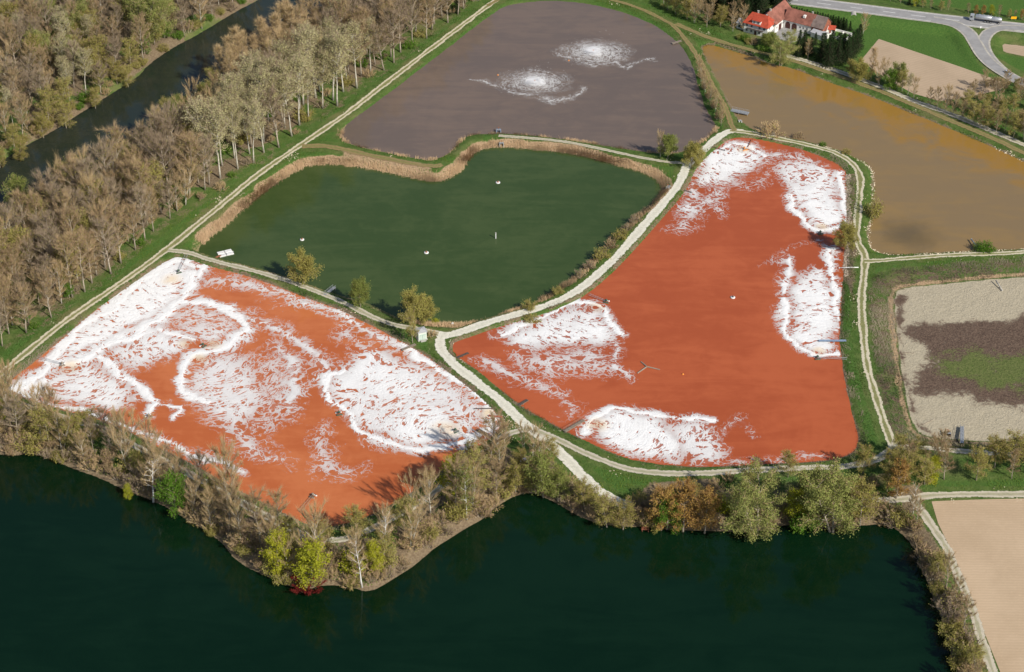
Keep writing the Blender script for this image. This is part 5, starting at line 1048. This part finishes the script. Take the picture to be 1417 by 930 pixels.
def gabled(name, label, c, rz, L, W, eave, ridge, wall, roof, over=.5, hip=0.0, cat='building'):
    """ridge along local x"""
    o = empty(name, (c[0], c[1], hgt(c[0], c[1]) - .05), rz); x, y = L / 2, W / 2; xr = x - hip * y
    rg = eave + (ridge - eave) * (1 if hip else 1)
    v = [(-x, -y, 0), (x, -y, 0), (x, y, 0), (-x, y, 0), (-x, -y, eave), (x, -y, eave), (x, y, eave), (-x, y, eave)]; f = [(0, 1, 5, 4), (1, 2, 6, 5), (2, 3, 7, 6), (3, 0, 4, 7)]
    if not hip: v += [(-x, 0, ridge), (x, 0, ridge)]; f[1] = (1, 2, 6, 9, 5); f[3] = (3, 0, 4, 8, 7)
    m = MB(); m.add(v, f); m.build('wall', wall, o)
    s_ = (ridge - eave) / y; X, Y = x + over, y + over; ze = eave - s_ * over + .12; zr = ridge + .12; m = MB(); t = .16
    if not hip:
        for k in (-1, 1):
            a = [(-X, k * Y, ze), (X, k * Y, ze), (X, 0, zr), (-X, 0, zr)]; b = [(p[0], p[1], p[2] + t) for p in a]; m.add(a + b, [(0, 1, 2, 3), (4, 7, 6, 5), (0, 4, 5, 1), (1, 5, 6, 2), (3, 2, 6, 7), (0, 3, 7, 4)])
    else:
        xr = X - hip * Y; a = [(-X, -Y, ze), (X, -Y, ze), (X, Y, ze), (-X, Y, ze), (-xr, 0, zr), (xr, 0, zr)]; b = [(p[0], p[1], p[2] + t) for p in a]
        m.add(a + b, [(0, 3, 2, 1), (6, 7, 11, 10), (7, 8, 11), (8, 9, 10, 11), (9, 6, 10), (0, 1, 7, 6), (1, 2, 8, 7), (2, 3, 9, 8), (3, 0, 6, 9)])
    ro = m.build('roof', roof, o); tag(o, label, cat); return o, ro
def chimney(ro, x, y, z, h=1.6):
    m = MB(); m.box((x, y, z + h / 2), (.7, .7, h)); m.box((x, y, z + h + .06), (.9, .9, .12)); m.build('chimney', M_CONC, ro)
A1 = math.radians(-33); e1 = np.array([math.cos(A1), math.sin(A1)]); e2 = np.array([-e1[1], e1[0]])
K = P(1084, 37.5)[:2]
# house
hc = P(1061, 52.5)[:2] - e1 * 6.5 + e2 * 4.3
house, hroof = gabled('farmhouse', 'white farmhouse with bright red hipped roof', hc, A1, 13, 8.6, 5.6, 9.6, M_PLASTER, M_TILE_RED, .6, .55, 'house')
for x in (-4.8, -2.2, 2.2, 4.8):
    for z in (1.6, 4.2): window(house, x, -4.32, z, 1.1, 1.3, 'y', -1)
for y in (-2, 2):
    for z in (1.6, 4.2): window(house, 6.52, y, z, 1.0, 1.3, 'x', 1)
m = MB(); m.box((0, -4.36, 1.1), (1.2, .14, 2.2)); m.build('door', M_DOOR, house)
m = MB(); m.box((.2, -3.0, 6.6), (4.6, 2.6, 2.0)); m.build('dormer', M_PLASTER, house); m = MB(); m.prism([(-2.6, 0), (2.6, 0), (2.6, .16), (-2.6, .16)], -4.7, -.4); q = m.build('dormer_roof', M_TILE_RED, house); q.location = (.2, 0, 7.62)
for x in (-.9, 1.3): window(house, x, -4.33, 6.7, 1.0, 1.1, 'y', -1)
m = MB(); m.box((0, -4.9, 3.0), (9.0, 1.1, .14)); m.tube([(-4.4, -5.4, 3.9), (4.4, -5.4, 3.9)], .06, 5); [m.tube([(x, -5.4, 3.0), (x, -5.4, 3.9)], .05, 4) for x in (-4.4, -2.2, 0, 2.2, 4.4)]; m.build('balcony', M_DARKWOOD, house)
chimney(hroof, -1.5, .6, 9.2); chimney(hroof, 3.2, .8, 8.3, 1.3)
lean, _ = gabled('glazed_annexe', 'pale glazed lean-to at the left end of the farmhouse', hc - e1 * 9.2 + e2 * .5, A1, 4.6, 6.0, 2.8, 4.2, M_PLASTER, M_GREYROOF, .3)
for y in (-1.8, 0, 1.8): window(lean, -2.32, y, 1.5, 1.4, 1.6, 'x', -1)
window(lean, 0, -3.02, 1.5, 2.6, 1.6, 'y', -1)
# barns
bl, br_ = gabled('barn', 'old barn wing with weathered red roof behind the farmhouse', K - e1 * 5.2 + e2 * .5, A1 + math.pi / 2, 19, 10, 5.0, 9.6, M_PLASTER, M_TILE_OLD, .5)
m = MB(); m.box((-4.2, -5.04, 1.7), (3.0, .14, 3.4)); m.build('barn_door', M_DOOR, bl); chimney(br_, -6, 0, 9.4, 1.2)
for x in (-7.8, -1.2): window(bl, x, -5.02, 2.6, 1.0, 1.2, 'y', -1)
b2, b2r = gabled('barn', 'long barn with arched doors along the farm yard', K + e1 * 7.6 + e2 * 4.6, A1, 15, 9.4, 4.6, 8.8, M_PLASTER, M_TILE_OLD, .5)
def arch(o, x, y, w, h, mat):
    n = 9; prof = [(x - w / 2, 0), (x + w / 2, 0)] + [(x + w / 2 * math.cos(t), h - w / 2 + w / 2 * math.sin(t)) for t in np.linspace(0, math.pi, n)]; m = MB(); m.prism(prof, y - .10, y + .06); m.build('barn_door', mat, o)
for x in (-5.2, -1.6): arch(b2, x, -4.72, 2.7, 3.6, M_DOOR)
for x in (1.6, 3.4, 5.4): window(b2, x, -4.72, 2.4, 1.0, 1.1, 'y', -1)
m = MB(); m.box((2.5, -2.2, 7.5), (1.2, 1.6, 1.2)); m.build('dormer', M_PLASTER, b2); chimney(b2r, 5.5, .3, 8.5, 1.2)
b3, b3r = gabled('barn', 'grey-roofed end section of the long barn', K + e1 * 18.4 + e2 * 4.6, A1, 6.2, 9.4, 4.6, 8.72, M_REDWOOD, M_TILE_GREY, .45)
window(b3, 0, -4.72, 2.2, 1.2, 1.2, 'y', -1); m = MB(); m.box((3.14, -1, 1.4), (.14, 2.4, 2.8)); m.build('barn_door', M_DOOR, b3)
an, anr = gabled('long_shed', 'low white shed with brown roof right of the barn', P(1130, 44)[:2], A1 + .12, 11, 5.2, 3.0, 4.8, M_PLASTER, M_TILE_OLD, .4); window(an, -2, -2.62, 1.6, 1.0, 1.0, 'y', -1); m = MB(); m.box((2.4, -2.64, 1.1), (2.4, .12, 2.2)); m.build('door', M_DOOR, an)
rs, _ = gabled('garden_shed', 'small bright red shed beside the low white shed', P(1149, 45)[:2], A1 + .3, 4.6, 3.4, 2.4, 3.8, M_PLASTER, M_TILE_RED, .3); m = MB(); m.box((0, -1.74, 1.0), (1.0, .1, 2.0)); m.build('door', M_REDWOOD, rs)
gs, _ = gabled('garage', 'pale garage with grey flat roof in front of the low shed', P(1134, 52)[:2], A1 - .2, 7.5, 5.0, 2.6, 3.4, M_PLASTER, M_GREYROOF, .3); m = MB(); m.box((3.8, 0, 1.1), (.12, 2.8, 2.2)); m.build('garage_door', M_STEEL, gs)
gw = empty('garden_wall', (*P(1163, 50)[:2], 0), A1)
for c_, d_ in (((0, 4, .6), (9.4, .3, 1.3)), ((0, -4, .6), (9.4, .3, 1.3)), ((-4.55, 0, .6), (.3, 7.7, 1.3)), ((4.55, 0, .6), (.3, 7.7, 1.3)), ((0, .4, .5), (.3, 6.6, 1.1))): m = MB(); m.box(c_, d_); m.build('wall', M_PLASTER, gw)
tag(gw, 'white low walls of the garden plot beside the conifers', 'wall')
# hut at the fork
hu = empty('transformer_hut', (*P(583, 468)[:2], 0), math.radians(22)); m = MB(); m.box((0, 0, .15), (3.9, 3.9, .5)); m.build('plinth', M_CONC, hu); m = MB(); m.box((0, 0, 2.0), (3.3, 3.3, 3.4)); m.build('wall', M_PLASTER_G, hu)
m = MB(); m.add([(-1.95, -1.95, 3.7), (1.95, -1.95, 3.7), (1.95, 1.95, 3.7), (-1.95, 1.95, 3.7), (-1.95, -1.95, 3.88), (1.95, -1.95, 3.88), (1.95, 1.95, 3.88), (-1.95, 1.95, 3.88), (0, 0, 4.5)], [(0, 3, 2, 1), (0, 1, 5, 4), (1, 2, 6, 5), (2, 3, 7, 6), (3, 0, 4, 7), (4, 5, 8), (5, 6, 8), (6, 7, 8), (7, 4, 8)]); m.build('roof', M_GREYROOF, hu)
for x in (-.62, .62):
    m = MB(); m.box((x, -1.68, 1.55), (1.16, .1, 2.4)); d_ = m.build('door', M_DOORG, hu); m = MB()
    for k in range(5): m.box((x, -1.745, .8 + k * .35), (.9, .04, .1))
    m.build('louvre', M_WHITE, d_)
m = MB(); m.box((0, -2.4, .22), (2.2, .9, .35)); m.build('step', M_CONC, hu); tag(hu, 'small pale green transformer hut with double door at the track fork', 'hut')

# ------------------------------------------------------------------ traffic, signs, culvert
def road_at(u):
    q = [(abs(to_px((p[0], p[1], ROAD_Z))[0] - u), i) for i, p in enumerate(road_line)]; i = min(q)[1]; i = min(max(i, 1), len(road_line) - 2); t = road_line[i + 1] - road_line[i - 1]; return road_line[i], t / np.linalg.norm(t)
M_TYRE = plain('tyre rubber', (.02, .02, .02), .9, .2, 3); M_TANK = plain('silver tank', (.50, .51, .53), .35, .08, 1, .6); M_CAB = plain('grey cab paint', (.34, .36, .38), .4, .08, 1); M_CAR = plain('pale blue car paint', (.42, .50, .60), .3, .05, 1, .1); M_YELLOW = plain('yellow sign face', (.85, .42, .01), .5, .04, 1); M_SIGNW = plain('white sign face', (.8, .8, .82), .5, .03, 1)
def wheels(o, xs, y, r, w=.3):
    for x in xs:
        for s_ in (-1, 1):
            m = MB(); m.tube([(x, s_ * y - w / 2, r), (x, s_ * y + w / 2, r)], r, 12); wh = m.build('wheel', M_TYRE, o); m = MB(); m.tube([(x, s_ * (y + w / 2 - .04), r), (x, s_ * (y + w / 2 + .02), r)], r * .55, 10); m.build('rim', M_STEEL, wh)
def tank(o, x0, x1, z, r):
    m = MB(); m.tube([(x0, 0, z), (x0 + .15, 0, z), (x0 + .5, 0, z), (x1 - .5, 0, z), (x1 - .15, 0, z), (x1, 0, z)], [r * .4, r * .8, r, r, r * .8, r * .4], 14); t_ = m.build('tank', M_TANK, o, True)
    for k in range(3): x = x0 + (x1 - x0) * (.25 + .25 * k); m = MB(); m.lathe([(.35, 0), (.35, .18), (.2, .25)], (x, 0, z + r - .04), 10); m.build('hatch', M_STEEL, t_)
    m = MB(); m.box(((x0 + x1) / 2, 0, z - r * .9), (x1 - x0, 1.2, .3)); m.build('chassis', M_DARKWOOD, o)
pt, tg = road_at(1352); ang = math.atan2(-tg[1], -tg[0]); nrm = np.array([-tg[1], tg[0]]); pt = pt + nrm * 2.2
tk = empty('tank_truck', (pt[0], pt[1], ROAD_Z + .09), ang)
m = MB(); m.prism([(3.4, .7), (5.6, .7), (5.7, 1.6), (5.45, 3.2), (3.5, 3.3)], -1.2, 1.2); cb = m.build('cab', M_CAB, tk); m = MB(); m.box((5.62, 0, 2.35), (.16, 2.1, .9)); m.build('windscreen', M_PANE, cb)
for s_ in (-1, 1): m = MB(); m.box((4.8, s_ * 1.22, 2.35), (1.0, .06, .8)); m.build('window', M_PANE, cb)
tank(tk, -5.2, 3.1, 2.35, 1.25); wheels(tk, (4.6, -2.2, -3.6), 1.0, .52); tag(tk, 'grey tanker truck driving left on the main road', 'truck')
pt2, tg2 = road_at(1376); pt2 = pt2 + nrm * 2.2; tr = empty('tank_trailer', (pt2[0], pt2[1], ROAD_Z + .09), ang); tank(tr, -3.4, 3.2, 2.1, 1.15); wheels(tr, (-2.0, 1.8), 1.0, .5); m = MB(); m.tube([(3.2, .3, .9), (5.2, 0, .9)], .1, 5); m.build('drawbar', M_DARKWOOD, tr); tag(tr, 'silver tank trailer behind the tanker truck', 'trailer')
i0 = min(range(len(ramp_a)), key=lambda i: np.hypot(to_px((*ramp_a[i], 0))[0] - 1390, to_px((*ramp_a[i], 0))[1] - 101)); tg3 = ramp_a[i0 + 1] - ramp_a[i0 - 1]; tg3 /= np.linalg.norm(tg3); pc = ramp_a[i0] + np.array([-tg3[1], tg3[0]]) * 1.0
car = empty('car', (pc[0], pc[1], hgt(*pc) + .16), math.atan2(tg3[1], tg3[0]))
m = MB(); m.prism([(-2.15, .3), (2.15, .3), (2.2, .62), (2.0, .82), (.95, .95), (-1.7, .98), (-2.15, .85)], -.88, .88); m.build('body', M_CAR, car)
m = MB(); m.prism([(-1.75, .97), (1.0, .95), (.3, 1.42), (-1.2, 1.45)], -.76, .76); cbn = m.build('windows', M_PANE, car); m = MB(); m.prism([(-1.3, 1.44), (.4, 1.41), (.3, 1.5), (-1.2, 1.53)], -.74, .74); m.build('roof', M_CAR, car)
for s_ in (-1, 1): m = MB(); m.box((2.14, s_ * .62, .66), (.12, .36, .16)); m.build('headlight', M_SIGNW, car); m = MB(); m.box((-2.14, s_ * .66, .72), (.1, .3, .16)); m.build('tail_light', M_REDPIPE, car)
wheels(car, (-1.35, 1.35), .8, .32, .2); tag(car, 'pale blue car driving on the slip road', 'car')
def sign(label, px, rz, w, h, zb, mat, z0=0.0, name='road_sign'):
    p = P(*px, z0); o = empty(name, (p[0], p[1], hgt(p[0], p[1]) - .1), rz); m = MB(); m.box((0, 0, zb + h / 2), (w, .1, h)); m.build('panel', mat, o)
    for s_ in ((-1, 1) if w > 1.2 else (0,)): m = MB(); m.tube([(s_ * w * .35, .1, -.2), (s_ * w * .35, .1, zb + h)], .06, 6); m.build('post', M_STEEL, o)
    return tag(o, label, 'sign')
sign('yellow direction sign beyond the main road', (1402, 31), 0, 2.8, 1.3, .9, M_YELLOW, 1.5); sign('small white sign on the grass island of the junction', (1356, 46), .2, .7, .9, .9, M_SIGNW, .6)
cp = P(1181, 23, 1.0); o = empty('culvert', (cp[0], cp[1], 0), -.12); m = MB(); r0, r1 = 1.45, 1.75; n = 18; v = []
for y_, rr in ((-1.6, r0), (-1.6, r1), (2.2, r1), (2.2, r0)): v += [(rr * math.cos(2 * math.pi * k / n), y_, 1.35 + rr * math.sin(2 * math.pi * k / n)) for k in range(n)]
m.add(v, [(a * n + k, a * n + (k + 1) % n, ((a + 1) % 4) * n + (k + 1) % n, ((a + 1) % 4) * n + k) for a in range(4) for k in range(n)]); m.build('pipe_ring', M_CONC, o)
m = MB(); m.add([(r0 * 1.02 * math.cos(2 * math.pi * k / n), 1.4, 1.35 + r0 * 1.02 * math.sin(2 * math.pi * k / n)) for k in range(n)], [tuple(range(n))]); m.build('dark_cap', M_DARK, o); tag(o, 'round concrete culvert mouth in the road bank', 'culvert')  # black disc added inside the pipe, paints in the darkness of its depth

# ------------------------------------------------------------------ small groups: say which one, by its place in the row
sets = {}
for o in scene.objects:
    if o.parent is None and o.get('group') and o.get('label'): sets.setdefault((o['group'], o['label']), []).append(o)
ORD = ['leftmost', 'second from left', 'third from left', 'fourth from left', 'fifth from left', 'sixth from left', 'seventh from left', 'eighth from left', 'ninth from left', 'tenth from left', '11th from left', '12th from left']
for (g, lb), os_ in sets.items():
    if 1 < len(os_) <= 12:
        for k, o in enumerate(sorted(os_, key=lambda q: to_px(q.location)[0])): o['label'] = '%s, %s of %s' % (lb.replace(" standing out","").replace("tan bush or small tree","tan growth"), ORD[k] if k < len(os_) - 1 else 'rightmost', {2: 'two', 3: 'three', 4: 'four', 5: 'five', 6: 'six'}.get(len(os_), str(len(os_))))
